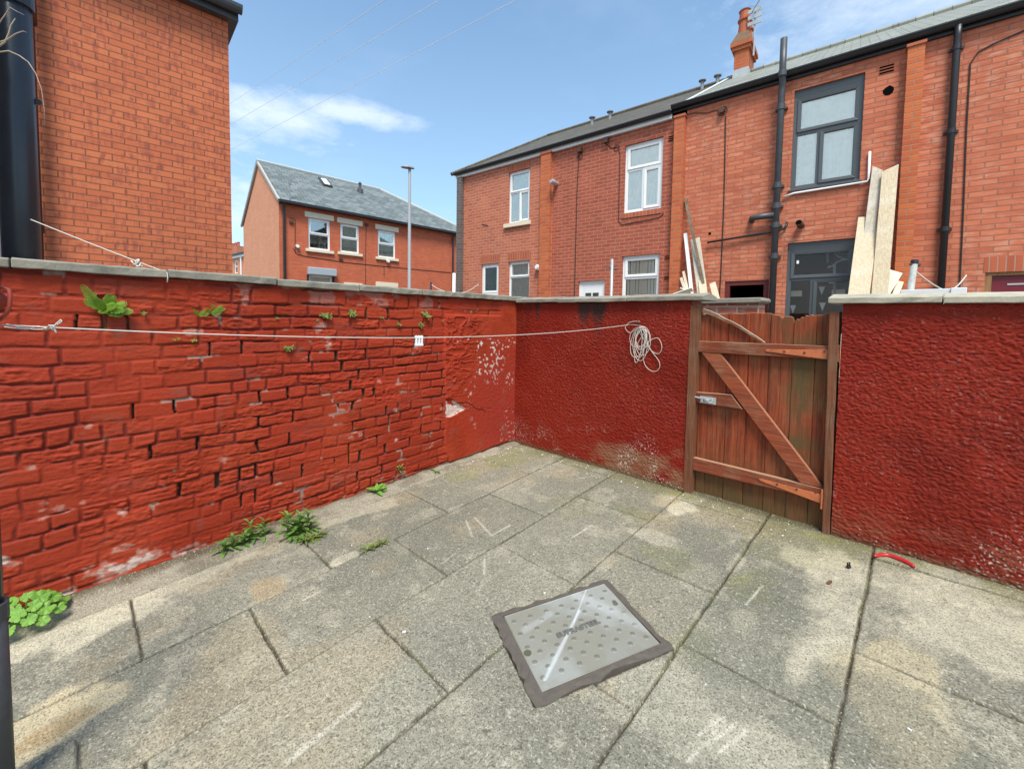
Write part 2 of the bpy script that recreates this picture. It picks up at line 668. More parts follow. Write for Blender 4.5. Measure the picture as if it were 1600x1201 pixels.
mat_plain('ground_dirt', (.17, .155, .13), .95, .35, 2.5, bmp=.6)
mat_plain('concrete_frame', (.105, .088, .072), .92, .4, 30, bmp=.9, dirt=(.10, .085, .07))
mat_plain('shutter_grey', (.36, .40, .44), .5, .06, 5)
mat_plain('debris_black', (.02, .02, .025), .6, .2, 20)
mat_plain('dead_leaf', (.12, .055, .03), .8, .2, 30)
mat_plain('tape_sky_white', (.85, .85, .83), .7, .03, 5)  # stickers, and the skylight pane's painted sky reflection
mat_plain('cellar_grey', (.12, .12, .11), .9, .2, 6)
mat_wood('gate_board_wood', (.31, .062, .021), (.13, .028, .013), (.22, .12, .058), .50, 'z', green=(.085, .068, .026))
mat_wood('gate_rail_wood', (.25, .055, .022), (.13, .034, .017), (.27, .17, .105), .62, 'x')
mat_wood('gate_brace_wood', (.31, .070, .027), (.17, .042, .019), (.27, .16, .10), .50, 'x')
mat_wood('gate_post_wood', (.20, .068, .030), (.12, .048, .025), (.20, .13, .08), .60, 'z')
mat_wood('split_lath_wood', (.20, .085, .045), (.13, .06, .035), (.33, .25, .18), .75, 'x')
mat_wood('pale_timber', (.62, .52, .36), (.50, .39, .25), (.66, .61, .50), .5, 'z')
mat_wood('weathered_timber', (.56, .50, .40), (.42, .36, .27), (.60, .57, .50), .65, 'z')
mat_wood('dark_timber', (.20, .14, .09), (.13, .09, .06), (.42, .38, .30), .55, 'z')
mat_wood('door_timber', (.34, .19, .08), (.22, .11, .05), (.30, .2, .11), .3, 'z')
mat_brick('gable_brick', (.62, .185, .082), (.54, .145, .066), (.25, .095, .055), .225, .075, .0062, band=(.35, .095, .065), soot=.10)
mat_brick('terrace_brick_left', (.53, .155, .080), (.42, .105, .058), (.47, .27, .19), .232, .085, .010, pale=(.52, .30, .22), palamt=.55, soot=.16)
mat_brick('terrace_brick_old', (.40, .095, .055), (.31, .07, .043), (.42, .20, .13), .232, .085, .010, pale=(.50, .24, .16), palamt=.4, soot=.18)
mat_brick('terrace_brick_right', (.57, .170, .088), (.44, .115, .062), (.33, .13, .08), .30, .085, .009, pale=(.64, .38, .27), palamt=.8, soot=.14)
mat_brick('pilaster_brick', (.56, .15, .052), (.44, .10, .042), (.40, .18, .11), .232, .085, .010, soot=.16)
mat_brick('sooty_brick', (.15, .12, .11), (.11, .09, .085), (.2, .17, .15), .232, .085, .010, soot=.2)
mat_brick('mossy_brick', (.24, .12, .07), (.17, .10, .06), (.16, .14, .09), .232, .085, .012, soot=.2)
mat_brick('soldier_brick', (.47, .125, .06), (.38, .095, .05), (.40, .22, .15), .085, .30, .010, soot=.1)
mat_brick('corner_brick', (.58, .145, .066), (.49, .11, .053), (.42, .16, .10), .225, .078, .008, soot=.13)
mat_brick('corner_gable_brick', (.66, .29, .165), (.60, .24, .135), (.58, .34, .22), .225, .078, .008, soot=.10)
mat_brick('old_low_brick', (.40, .12, .07), (.34, .09, .055), (.46, .34, .26), .225, .085, .012, pale=(.55, .42, .34), palamt=.9, soot=.2)
mat_slate('grey_slate', (.20, .225, .22), (.115, .135, .13), (.035, .04, .04), .34, .24)
mat_slate('green_slate', (.30, .305, .265), (.20, .205, .18), (.06, .06, .055), .28, .19, moss=(.24, .235, .16))
mat_slate('brown_tile', (.105, .088, .062), (.080, .068, .050), (.03, .027, .022), .30, .26, moss=(.13, .11, .065))
mat_glass('window_glass', gloss=.12, grime=.04)
mat_glass('sky_glass', (.95, .98, .96), gloss=.24, grime=.06)
mat_glass('dark_glass', (.95, .95, .95), gloss=.0, grime=.006)


def mat_leaf(name, c1, c2):
    m, t = mat(name)
    o = t.obj()
    col = t.mix(t.ramp(t.noise(o, 22, 4, .6), .35, .65), c1, c2)
    finish(t, col, .5, spec=.35)
    tl = t.new('ShaderNodeBsdfTranslucent')
    t.L.new(col, tl.inputs[0])
    mx = t.new('ShaderNodeMixShader')
    mx.inputs[0].default_value = .3
    t.L.new(t.p.outputs[0], mx.inputs[1])
    t.L.new(tl.outputs[0], mx.inputs[2])
    t.L.new(mx.outputs[0], t.N['Material Output'].inputs[0])


mat_leaf('fern_leaf', (.26, .40, .045), (.15, .29, .035))
mat_leaf('weed_leaf', (.19, .33, .06), (.11, .23, .05))
mat_leaf('bright_leaf', (.22, .42, .06), (.15, .32, .05))
mat_leaf('olive_leaf', (.25, .30, .07), (.15, .20, .05))

# ---------------------------------------------------------------- ground and paving
rng = random.Random(7)
gx = [-900, -120, -40, -15, -8, -3.5, 1, 6, 20, 60, 200, 900]
gy = [-400, -60, -12, -1, 0.5, 2, 3.4, 5.5, 8, 14, 40, 120, 400, 1200]


def ground_z(y):
    return float(np.interp(y, [-1, 3.4, 8], [-1.86, -1.50, -.98]))


gv = [(x, y, ground_z(y)) for y in gy for x in gx]
nx = len(gx)
mb = MB()
mb.add(gv, [(j * nx + i, j * nx + i + 1, (j + 1) * nx + i + 1, (j + 1) * nx + i) for j in range(len(gy) - 1) for i in range(nx - 1)])
props(mb.build('ground', MAT['ground_dirt'], origin=(0, 0, 0)), kind='structure')

A_ = .044
UE = [-3.22, -2.572, -1.952, -1.330, -.724, -.155, .45, 1.06, 1.66]
VJ = [[-.75, .148, 1.043, 1.945, 2.876, 3.75], [-.95, -.28, .594, 1.47, 2.367, 3.27], [-.79, .11, 1.01, 1.886, 2.78, 3.7], [-.4, .52, 1.44, 2.30, 3.2],
      [.07, .97, 1.868, 2.714, 3.6], [-.4, .5, 1.40, 2.30, 3.17, 4], [.1, 1.0, 1.9, 2.8, 3.7], [.5, 1.4, 2.3, 3.2]]


def uv_of(p):
    return p[0] + A_ * p[1], p[1] - A_ * p[0]


LID = [on_floor(*q) for q in ((786.2, 963.6), (943.6, 913), (1032.8, 1006), (847.4, 1082.3))]
FRM = [on_floor(*q) for q in ((767.5, 962.4), (947.3, 905.2), (1052.2, 1012.6), (836.2, 1104.8))]


def in_quad(X, Y, quad):
    d = np.full(X.shape, 1e9)
    c = np.mean([q[:2] for q in quad], 0)
    for i in range(4):
        a, b = quad[i][:2], quad[(i + 1) % 4][:2]
        n = np.array([-(b - a)[1], (b - a)[0]])
        n /= np.linalg.norm(n)
        if n @ (c - a) < 0:
            n = -n
        d = np.minimum(d, (X - a[0]) * n[0] + (Y - a[1]) * n[1])
    return d                                            # metres inside the quad


def make_paving():
    du = .0065
    us = np.arange(-3.50, 1.0, du)
    vs = np.arange(-.75, 3.62, du)
    U, V = np.meshgrid(us, vs)
    Uw = U + (fbm(U * 5, V * 5, 3, 3) - .5) * .012
    Vw = V + (fbm(U * 5, V * 5, 9, 3) - .5) * .012
    k = A_ * A_ + 1
    X = (U - A_ * V) / k
    Y = (V + A_ * U) / k
    st = np.clip(np.searchsorted(UE, Uw) - 1, -1, len(UE) - 2)
    d = np.full(U.shape, 9.)
    sid = np.zeros(U.shape, int)
    u0 = np.zeros(U.shape)
    v0 = np.zeros(U.shape)
    for s in range(len(UE) - 1):
        m = st == s
        e = np.array(VJ[s])
        j = np.clip(np.searchsorted(e, Vw) - 1, 0, len(e) - 2)
        du_ = np.minimum(np.abs(Uw - UE[s]), np.abs(UE[s + 1] - Uw))
        dv_ = np.minimum(np.abs(Vw - e[j]), np.abs(e[j + 1] - Vw))
        gap = .0026 + .0026 * vnoise(U * 2.3, V * 2.3, 5 + s)
        dd = np.minimum(du_, dv_) - gap
        d = np.where(m, dd, d)
        sid = np.where(m, s * 20 + j + 1, sid)
        u0 = np.where(m, (UE[s] + UE[s + 1]) / 2, u0)
        v0 = np.where(m, (e[j] + e[j + 1]) / 2, v0)
    edge = st < 0                                       # cement fillet along the brick wall
    tilt = (hash1(sid, 1) - .5) * .018 * (U - u0) + (hash1(sid, 2) - .5) * .012 * (V - v0) + (hash1(sid, 3) - .5) * .007
    tilt = np.where(edge, 0, tilt)
    chip = fbm(U * 30, V * 30, 31, 3)
    join = 1 - sstep(-.001, .0030 + .005 * chip, d)
    join = np.where(edge, 0, join)
    fill = fbm(U * 6, V * 6, 77, 3)
    depth = .011 + .012 * sstep(.35, .62, fill)
    rough = fbm(U * 16, V * 16, 40, 4) - .5
    rough2 = fbm(U * 70, V * 70, 44, 3) - .5
    h = tilt - join * depth + rough * .0035 + rough2 * .0022 * (1 + sstep(.5, .7, fbm(U * 2, V * 2, 50)))
    fe = np.clip((-3.22 - U) / .25, 0, 1)
    h = np.where(edge, fe ** 1.4 * .045 + (fbm(U * 14, V * 9, 60, 4) - .5) * .022, h)
    slabq = in_quad(X, Y, [on_floor(*q) for q in ((10, 1215), (60, 1188), (121, 1158), (128, 1250))])      # a rough corner standing proud, near left
    h = h + sstep(0, .008, slabq) * .022 * (.7 + .6 * fbm(U * 18, V * 18, 61, 4)) - sstep(-.02, -.004, slabq) * (slabq < 0) * .012
    inside = in_quad(X, Y, FRM)
    h = np.where(inside > -.002, h - .03, h)
    Z = floor_z(X, Y) + h
    # ---- stone colour
    tone = (hash1(sid, 4) - .5)
    C = np.ones(U.shape + (3,)) * np.array([.250, .232, .176])
    C *= (1 + tone * .30)[..., None]
    big = fbm(U * 1.5, V * 1.5, 81, 5)
    mid = fbm(U * 7, V * 7, 85, 4)
    C = lerp(C, np.array([.165, .158, .125]), sstep(.42, .66, big) * .55)
    C = lerp(C, np.array([.38, .345, .26]), sstep(.56, .72, mid) * .45)
    warm = fbm(U * 2.2 + 9, V * 2.2, 88, 4)
    C = lerp(C, np.array([.43, .31, .17]), sstep(.60, .76, warm) * .22)
    agg = vnoise(U * 120, V * 120, 91)
    agg2 = vnoise(U * 75 + 3, V * 75, 92)
    C *= (1 + (agg - .5) * .40 + (agg2 - .5) * .12)[..., None]
    spk = vnoise(U * 105, V * 105, 93)
    C = lerp(C, np.array([.56, .52, .42]), sstep(.86, .95, spk) * .5 * sstep(.35, .6, fbm(U * 3, V * 3, 94)))
    C = lerp(C, np.array([.10, .095, .075]), sstep(.80, .93, vnoise(U * 100, V * 100, 95)) * .7)
    # ---- scraped pale places, rust and moss where the photograph has them
    wx = (fbm(U * 5, V * 5, 101, 6, .62) - .5) * .34 / .2
    wy = (fbm(U * 5, V * 5, 102, 6, .62) - .5) * .34 / .2

    def blob(px, py, ru, rv, col, amt, soft=.20, rot=0.):
        p = uv_of(on_floor(px, py))
        a, b = U + wx * ru - p[0], V + wy * rv - p[1]
        c_, s_ = math.cos(rot), math.sin(rot)
        a, b = a * c_ + b * s_, -a * s_ + b * c_
        r = np.sqrt((a / ru) ** 2 + (b / rv) ** 2)
        nonlocal C
        g = np.clip(.55 + .9 * fbm(U * 22, V * 22, 111, 4), 0, 1.2)
        C = lerp(C, np.array(col), np.clip((1 - sstep(1 - soft, 1 + soft, r)) * amt * g, 0, 1))
    pale, tan, ochre, moss = (.50, .45, .33), (.46, .385, .245), (.46, .30, .14), (.20, .20, .055)
    blob(130, 975, .22, .33, pale, .75)
    blob(75, 1130, .17, .2, tan, .85)
    blob(85, 1135, .07, .09, (.28, .18, .08), .6)
    blob(420, 915, .13, .10, ochre, .4)
    blob(280, 910, .10, .5, pale, .45, rot=.1)
    blob(560, 790, .20, .38, pale, .5)
    blob(545, 872, .05, .09, pale, .8)
    blob(1062, 795, .10, .13, pale, .95, .25)
    blob(1040, 780, .12, .12, tan, .6, .3)
    blob(1300, 885, .12, .18, pale, .65, .3)
    blob(1250, 870, .10, .10, pale, .6, .3)
    blob(1300, 960, .10, .26, pale, .55, .35)
    blob(1260, 1020, .09, .20, pale, .5, .35)
    blob(1480, 945, .36, .42, pale, .6, .4)
    blob(1400, 1080, .20, .3, tan, .6)
    blob(1030, 840, .18, .10, pale, .4)
    blob(1165, 975, .05, .09, pale, .6, .3)
    blob(1150, 880, .04, .10, pale, .5, .3)
    blob(1080, 1090, .28, .22, (.40, .37, .28), .45)
    for px, py, r_, s_ in ((775, 715, .30, .7), (720, 740, .22, .5), (830, 705, .2, .4), (1070, 770, .14, .75), (1040, 765, .10, .6), (1280, 838, .10, .8), (1170, 920, .13, .55), (1195, 905, .10, .4),
                           (1045, 872, .15, .4), (990, 800, .16, .35), (1215, 845, .3, .3), (900, 790, .2, .25), (1080, 1000, .12, .25)):
        blob(px, py, r_, r_ * .8, moss, s_ * .62)
    for px, py, r_, s_ in ((1180, 960, .2, .55), (1230, 920, .15, .5), (1140, 1040, .2, .45), (640, 850, .3, .3), (1400, 1160, .3, .5), (1100, 880, .2, .3)):
        blob(px, py, r_, r_, (.135, .135, .105), s_)
    # green and dark growth along the foot of the walls
    gw = fbm(X * 5, Y * 5, 120, 4)
    C = lerp(C, np.array([.14, .13, .05]), np.clip(1 - (3.29 - Y) / .30, 0, 1) ** 1.3 * sstep(.30, .62, gw) * .85)
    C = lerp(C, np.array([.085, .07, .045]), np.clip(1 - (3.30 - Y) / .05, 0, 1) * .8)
    C = np.where(edge[..., None], lerp(np.array([.30, .265, .20]) * np.ones_like(C), np.array([.11, .085, .055]), np.clip(sstep(.48, .66, fbm(U * 7, V * 4, 130, 4)) * .5 + sstep(.45, .95, fe + .3 * (fbm(U * 9, V * 5, 131, 3) - .5)), 0, 1)), C)

    def scratch(a, b, wd, amt=.8):
        p, q = np.array(uv_of(on_floor(*a))), np.array(uv_of(on_floor(*b)))
        t = np.clip(((U - p[0]) * (q - p)[0] + (V - p[1]) * (q - p)[1]) / ((q - p) @ (q - p)), 0, 1)
        dd = np.hypot(U - p[0] - t * (q - p)[0], V - p[1] - t * (q - p)[1])
        nonlocal C
        C = lerp(C, np.array([.60, .56, .46]), (1 - sstep(wd * .15, wd * .85, dd)) * amt * .75 * np.clip(.2 + 1.4 * fbm(U * 25, V * 25, 140, 3), 0, 1))
    for a, b, wd in (((728, 812), (738, 838), .010), ((742, 808), (768, 836), .012), ((768, 836), (797, 820), .012), ((757, 874), (756, 897), .012), ((895, 838), (925, 820), .013),
                     ((690, 880), (712, 864), .008), ((473, 938), (508, 920), .012), ((450, 1190), (560, 1100), .022), ((580, 1185), (640, 1130), .008), ((1165, 945), (1192, 915), .010),
                     ((1090, 1150), (1130, 1120), .012), ((1105, 1165), (1150, 1130), .012), ((1125, 1175), (1165, 1142), .012), ((1075, 1190), (1120, 1140), .010), ((900, 748), (935, 742), .008)):
        scratch(a, b, wd)
    jc = lerp(np.array([.038, .032, .022]), np.array([.085, .073, .050]), np.clip(1 - sstep(.26, .42, fill), 0, 1))
    jc = lerp(jc, np.array([.09, .10, .03]), sstep(.55, .7, fbm(U * 4 + 5, V * 4, 150, 3)) * .6)
    C = np.where((join > .02)[..., None], C * (1 - join * .92)[..., None] + jc * (join * .92)[..., None], C)
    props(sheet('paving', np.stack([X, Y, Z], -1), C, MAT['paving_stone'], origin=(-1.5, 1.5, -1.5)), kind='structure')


make_paving()

# ---------------------------------------------------------------- the brick side wall
XW = -3.475


def wall_top(y):
    return .237 + (y + .5) * (-.0075)


side_wall = thing('boundary_wall', 'long bare brick boundary wall painted red, with ferns growing in its open joints', 'wall', (XW - .1, 1.4, -1.62))


def make_side_wall():
    ys = np.arange(-.56, 3.30, .0058)
    ts = np.linspace(0, 1, 345)
    Yg, T = np.meshgrid(ys, ts)
    zt = wall_top(Yg)
    zb = floor_z(XW, Yg) - .05
    Z = zt - T * (zt - zb)
    rows = 20.6
    wob = (fbm(Yg * 1.1, T * 6, 201, 3) - .5) * .55 + (fbm(Yg * 5, T * 18, 202, 3) - .5) * .24
    cr = T * rows + wob
    cr = np.where(cr < 1.45, cr / 1.45, cr - .45)           # the top course is taller
    row = np.floor(cr).astype(int)
    fr = cr - row
    ch = (zt - zb) / rows
    off = (row % 2) * .5 + (hash1(row, 203) - .5) * .35
    L = .228
    yc = (Yg + (fbm(Yg * 9, Z * 9, 204, 2) - .5) * .018) / L + off
    bi = np.floor(yc).astype(int)
    # some bricks are headers: split in two
    key = row * 997 + bi
    fb = yc - bi
    jit = (hash1(key, 205) - .5) * .16
    jitn = (hash1(key + 1, 205) - .5) * .16
    lo, hi = jit, 1 + jitn
    key = np.where(fb < lo, key - 1, np.where(fb > hi, key + 1, key))
    hd = hash1(key, 206) < .22
    mid = hd & (np.abs(fb - .5) < .5)
    dl = np.minimum(np.abs(fb - lo), np.abs(hi - fb)) * L
    dl = np.where(hd, np.minimum(dl, np.abs(fb - .5) * L), dl)
    sub = np.where(hd & (fb > .5), 1, 0)
    bk = key * 2 + sub
    dz = np.minimum(fr, 1 - fr) * ch
    jw = .0035 + .004 * vnoise(Yg * 8, Z * 8, 207)
    d = np.minimum(dl, dz) - jw
    rough_n = fbm(Yg * 40, Z * 55, 208, 5) - .5
    strat = fbm(Yg * 12, Z * 70, 209, 4) - .5
    amp = .0020 + .012 * hash1(bk, 210) ** 3 + .007 * sstep(.5, .68, fbm(Yg * 2, Z * 2, 211, 3))
    edge = sstep(-.001, .0075, d)
    proud = (hash1(bk, 212) - .5) * .008
    lean = (hash1(bk, 213) - .5) * .05 * (fr - .5) * ch
    jv = .42 + .95 * sstep(.38, .62, fbm(Yg * 3.1, Z * 7, 250, 3))
    h = -.0070 * jv * (1 - edge) + edge * (proud + lean + (rough_n * .9 + strat * 1.1) * amp)
    h += (fbm(Yg * 110, Z * 110, 214, 2) - .5) * .0018
    h += (fbm(Yg * .8, Z * 1.1, 215, 3) - .5) * .03          # the whole face bulges a little
    # joints that have lost their mortar
    open_v = (hash1(bk, 216) < .085) & (dl - jw < .008) & (dl < dz + .02)
    open_h = sstep(.69, .76, fbm(Yg * 2.6, row * 3.7, 217, 3)) * (dz < .011 + .004 * rough_n)
    crack = np.abs(Yg - (1.35 + (-Z - .35) * .42 + .12 * np.sign(np.sin(Z * 36)))) < .10
    open_v = open_v | ((hash1(bk, 218) < .75) & crack & (Z < -.30) & (Z > -.95) & (dl - jw < .009) & (dl < dz + .02))
    hole = np.clip(open_v * 1. * sstep(.009, .004, dl - jw) + open_h * .8, 0, 1) * sstep(-.02, .02, Yg + .4)
    brick_zone = 1 - sstep(-.012, .012, Yg - (2.34 + .05 * (fbm(Z * 5, Z * 0, 219, 3) - .5) + .05 * sstep(-1.2, -1.5, Z)))
    topr = sstep(.035, .055, Z) * sstep(3.12, 3.0, Yg)      # broken courses right under the coping
    bz = np.maximum(brick_zone, topr * .9)
    hole = hole * bz
    h = h - hole * .028
    # ---- the rendered end beside the corner
    trowel = (1 - np.abs(fbm(Yg * 11 + 2 * vnoise(Z * 9, Yg * 9, 220), Z * 15, 221, 3) - .5) * 5).clip(0, 1) ** 2
    tz = sstep(2.95, 2.6, Yg + .25 * (-Z)) * sstep(-.95, -.55, Z)
    hr = .012 + tz * trowel * .012 + (fbm(Yg * 60, Z * 60, 222, 3) - .5) * .004
    cl_y = 2.47 + .10 * np.sin((-Z - .8) * 6)
    crk = np.exp(-((Z - (-.86 - .35 * np.clip(Yg - 2.5, 0, .4) - .08 * (fbm(Yg * 9, Z * 0, 223, 3) - .5))) / .004) ** 2) * (Yg > 2.42) * (Yg < 2.86)
    hr -= crk * .012
    brk = (Yg > 2.335) & (np.abs(Z + .89 + .15 * (Yg - 2.4)) < .095 * np.clip((2.60 - Yg) / .2, 0, 1) + .012 * (rough_n))
    h = h * bz + hr * (1 - bz)
    h = np.where(brk & (bz < .5), h * .0 - .006 + rough_n * .012, h)
    # ---- paint, wear and dirt
    C = np.ones(Yg.shape + (3,)) * np.array([.325, .0355, .0145])
    C *= (1 + (hash1(bk, 230) - .5) * .16 * bz)[..., None]
    C = lerp(C, np.array([.36, .050, .019]), sstep(.45, .7, fbm(Yg * 2.1, Z * 2.1, 231, 4)) * .6)
    C = lerp(C, np.array([.26, .028, .010]), sstep(.5, .75, fbm(Yg * 3.3, Z * 3.3, 232, 4)) * .6)
    C = lerp(C, np.array([.28, .038, .018]), np.clip(1 - (Yg + .55) / .9, 0, 1) * .5)
    C = lerp(C, np.array([.20, .05, .035]), sstep(.62, .8, fbm(Yg * 3, Z * 14, 239, 4)) * .35 * bz)
    C = lerp(C, np.array([.12, .018, .013]), (1 - edge) * bz * np.clip(.2 + .62 * (jv - .42), 0, .85))
    lowz = np.clip((-1.05 - Z) / .5, 0, 1)
    wear = fbm(Yg * 6, Z * 9, 233, 5) + .10 * lowz + .15 * np.clip(1 - (Yg + .5) / .45, 0, 1) * sstep(-.6, -1.0, Z)
    wn = sstep(.79, .84, wear) * (bz > .5)
    C = lerp(C, np.array([.44, .20, .15]), wn * .7)
    C = lerp(C, np.array([.52, .40, .34]), sstep(.86, .90, wear) * (bz > .5) * .9)
    C = lerp(C, np.array([.34, .30, .24]), sstep(.70, .76, fbm(Yg * 7, Z * 7, 234, 4)) * .6 * (1 - edge) * bz)
    tp = sstep(.07, .12, Z) * sstep(.52, .62, fbm(Yg * 6, Z * 8, 235, 4)) * (Yg < 2.2) * (Yg > .25)
    C = lerp(C, np.array([.36, .17, .13]), tp * .55)
    C = lerp(C, np.array([.055, .042, .028]), hole * .95)
    C = lerp(C, np.array([.13, .13, .04]), sstep(.6, .75, fbm(Yg * 9, Z * 9, 236, 3)) * hole * sstep(-.3, .1, Z))
    flk = sstep(.70, .76, vnoise(Yg * 55, Z * 40, 237)) * sstep(.50, .60, fbm(Yg * 5, Z * 2.2, 238, 3)) * (bz < .5) * sstep(2.45, 2.65, Yg + .3 * (Z + .5)) * (Z < -.2)
    C = lerp(C, np.array([.70, .66, .58]), flk * .9)
    C = lerp(C, np.array([.62, .50, .43]), (brk & (bz < .5)) * sstep(.42, .5, fbm(Yg * 12, Z * 12, 240, 3)) * .9)
    C = lerp(C, np.array([.30, .035, .024]), (1 - bz) * sstep(.0, -.9, Z) * sstep(2.5, 3.0, Yg) * .7)
    C = lerp(C, np.array([.05, .03, .02]), crk * .8)
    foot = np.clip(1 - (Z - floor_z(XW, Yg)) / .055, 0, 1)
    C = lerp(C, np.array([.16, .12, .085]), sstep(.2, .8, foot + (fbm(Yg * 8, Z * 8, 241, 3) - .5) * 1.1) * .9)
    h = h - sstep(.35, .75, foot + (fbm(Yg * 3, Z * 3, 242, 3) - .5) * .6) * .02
    P = np.stack([XW + h, Yg, Z], -1)
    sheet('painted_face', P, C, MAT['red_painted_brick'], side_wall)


make_side_wall()
mb = MB()
z0 = -1.95
mb.hexa([(XW - .20, -.56, z0), (XW - .035, -.56, z0), (XW - .035, 3.5, z0), (XW - .20, 3.5, z0),
         (XW - .20, -.56, wall_top(-.56) - .001), (XW - .035, -.56, wall_top(-.56) - .001), (XW - .035, 3.5, wall_top(3.5) - .001), (XW - .20, 3.5, wall_top(3.5) - .001)])
mb.build('wall_core', MAT['terrace_brick_old'], side_wall)
jy = [-.56] + [on_x(px, py, XW + .03)[1] for px, py in ((16, 418), (262, 434), (433, 446), (562, 455), (660, 462), (740, 466))] + [3.43]
for a, b in zip(jy[:-1], jy[1:]):
    mb = MB()
    g = .004
    dzr = rng.uniform(-.004, .004)
    xo = rng.uniform(-.006, .008)
    n = max(2, int((b - a) / .05))
    prof = [(-.235, 0), (.035, 0), (.037, .046), (.018, .053), (-.215, .056), (-.235, .05)]
    vs, fs = [], []
    for i in range(n + 1):
        y = a + g + (b - a - 2 * g) * i / n
        for j, (px_, pz_) in enumerate(prof):
            vs.append((XW + xo + px_ + rng.uniform(-.003, .003), y, wall_top(y) + dzr + .003 + pz_ + rng.uniform(-.0025, .0025)))
    k = len(prof)
    for i in range(n):
        for j in range(k):
            fs.append((i * k + j, (i + 1) * k + j, (i + 1) * k + (j + 1) % k, i * k + (j + 1) % k))
    fs += [tuple(range(k)), tuple(range(n * k + k - 1, n * k - 1, -1))]
    mb.add(vs, fs)
    mb.build('coping_stone', MAT['coping_concrete'], side_wall, bevel=.004)

# ---------------------------------------------------------------- the two rendered walls beside the gate
YB = 3.29


def make_roughcast(parent, x0, x1, top, seed, lichen):
    xs = np.arange(x0, x1, .0044)
    ts = np.linspace(0, 1, 400)
    X, T = np.meshgrid(xs, ts)
    zt = top(X)
    zb = floor_z(X, YB) - .05
    Z = zt - T * (zt - zb)
    n1 = fbm(X * 64 + 1.5 * vnoise(X * 28, Z * 28, seed), Z * 104, seed + 1, 3)
    n2 = fbm(X * 80, Z * 95, seed + 2, 3)
    h = sstep(.25, .75, n1) * .0040 + (n2 - .5) * .0055 + (fbm(X * 1.2, Z * 1.2, seed + 3, 3) - .5) * .02
    C = np.ones(X.shape + (3,)) * np.array([.215, .0175, .0095])
    C = lerp(C, np.array([.25, .025, .012]), sstep(.4, .65, fbm(X * 2, Z * 2, seed + 4, 4)) * .6)
    C = lerp(C, np.array([.145, .014, .007]), sstep(.48, .72, fbm(X * 2.6, Z * 2.6, seed + 5, 4)) * .6)
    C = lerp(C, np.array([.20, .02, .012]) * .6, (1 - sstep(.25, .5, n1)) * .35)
    ht = zt - Z
    soot = sstep(.46, .66, fbm(X * 6, Z * 1.5, seed + 6, 4) + .16 * np.clip(1 - ht / .22, 0, 1) - (.16 if x0 < -1 else .42)) * np.clip(1 - ht / .34, 0, 1)
    C = lerp(C, np.array([.035, .026, .022]), np.clip(soot * 1.3, 0, .9))
    hb = Z - floor_z(X, YB)
    lo = np.clip(1 - hb / .42, 0, 1) * lichen(X)
    lf = sstep(.40, .62, fbm(X * 4, Z * 6, seed + 7, 5) * .75 + lo * .38 - .05) * np.clip(lo * 1.7, 0, 1)
    C = lerp(C, np.array([.25, .155, .085]), lf * .62)
    chips = sstep(.76, .84, vnoise(X * 150, Z * 150, seed + 8)) * sstep(.44, .60, fbm(X * 5, Z * 5, seed + 9, 3)) * np.clip(lo * 2.2 + .06, 0, 1)
    C = lerp(C, np.array([.72, .66, .58]), chips * .85)
    sp = sstep(.91, .96, vnoise(X * 110, Z * 110, seed + 10)) * .2
    C = lerp(C, np.array([.60, .45, .40]), sp * sstep(.5, .6, fbm(X * 3, Z * 3, seed + 11, 3)))
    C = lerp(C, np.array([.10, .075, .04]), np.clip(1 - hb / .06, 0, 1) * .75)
    P = np.stack([X, YB - h, Z], -1)
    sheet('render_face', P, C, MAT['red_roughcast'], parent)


def peaked_coping(parent, joints, top, x_end_ext=0, hip=None):
    for a, b in zip(joints[:-1], joints[1:]):
        mb = MB()
        g = .003
        n = max(2, int((b - a) / .06))
        prof = [(-.045, 0), (-.047, .034), (.09, .062), (.225, .034), (.225, 0)]
        vs, fs = [], []
        dz_ = rng.uniform(-.003, .003)
        for i in range(n + 1):
            x = a + g + (b - a - 2 * g) * i / n
            for j, (py_, pz_) in enumerate(prof):
                vs.append((x, YB + py_ + rng.uniform(-.003, .003), top(x) + .003 + dz_ + pz_ + rng.uniform(-.002, .002)))
        k = len(prof)
        for i in range(n):
            for j in range(k):
                fs.append((i * k + j, i * k + (j + 1) % k, (i + 1) * k + (j + 1) % k, (i + 1) * k + j))
        fs += [tuple(range(k - 1, -1, -1)), tuple(range(n * k, n * k + k))]
        mb.add(vs, fs)
        mb.build('coping_stone', MAT['coping_concrete' if hip is None else hip], parent, bevel=.004)


bw_l = thing('boundary_wall', 'dark red roughcast wall left of the gate, with a coil of rope hung on it', 'wall', (-2.5, YB + .1, -1.5))
bw_r = thing('boundary_wall', 'deep red roughcast wall right of the wooden gate, white chips along its foot', 'wall', (.3, YB + .1, -1.45))
top_l = lambda x: .191 + (x + 3.5) * (-.0098)
top_r = lambda x: .131 - (x + .58) * .012
make_roughcast(bw_l, XW - .01, -1.462, top_l, 300, lambda X: .25 + .75 * sstep(-2.9, -1.9, X))
make_roughcast(bw_r, -.512, 1.1, top_r, 400, lambda X: .28 + 0 * X)
for par, x0, x1, tp in ((bw_l, XW - .0, -1.462, top_l), (bw_r, -.512, 1.1, top_r)):
    mb = MB()
    mb.hexa([(x0, YB + .012, -1.7), (x1, YB + .012, -1.7), (x1, YB + .19, -1.7), (x0, YB + .19, -1.7), (x0, YB + .012, tp(x0)), (x1, YB + .012, tp(x1)), (x1, YB + .19, tp(x1)), (x0, YB + .19, tp(x0))])
    mb.build('wall_core', MAT['red_oxide'], par)
peaked_coping(bw_l, [XW + .045, -2.82, -2.02, -1.355], top_l)
peaked_coping(bw_r, [-.585, on_y(1473, 470, YB - .04)[0], 1.1], top_r, hip='pale_coping')

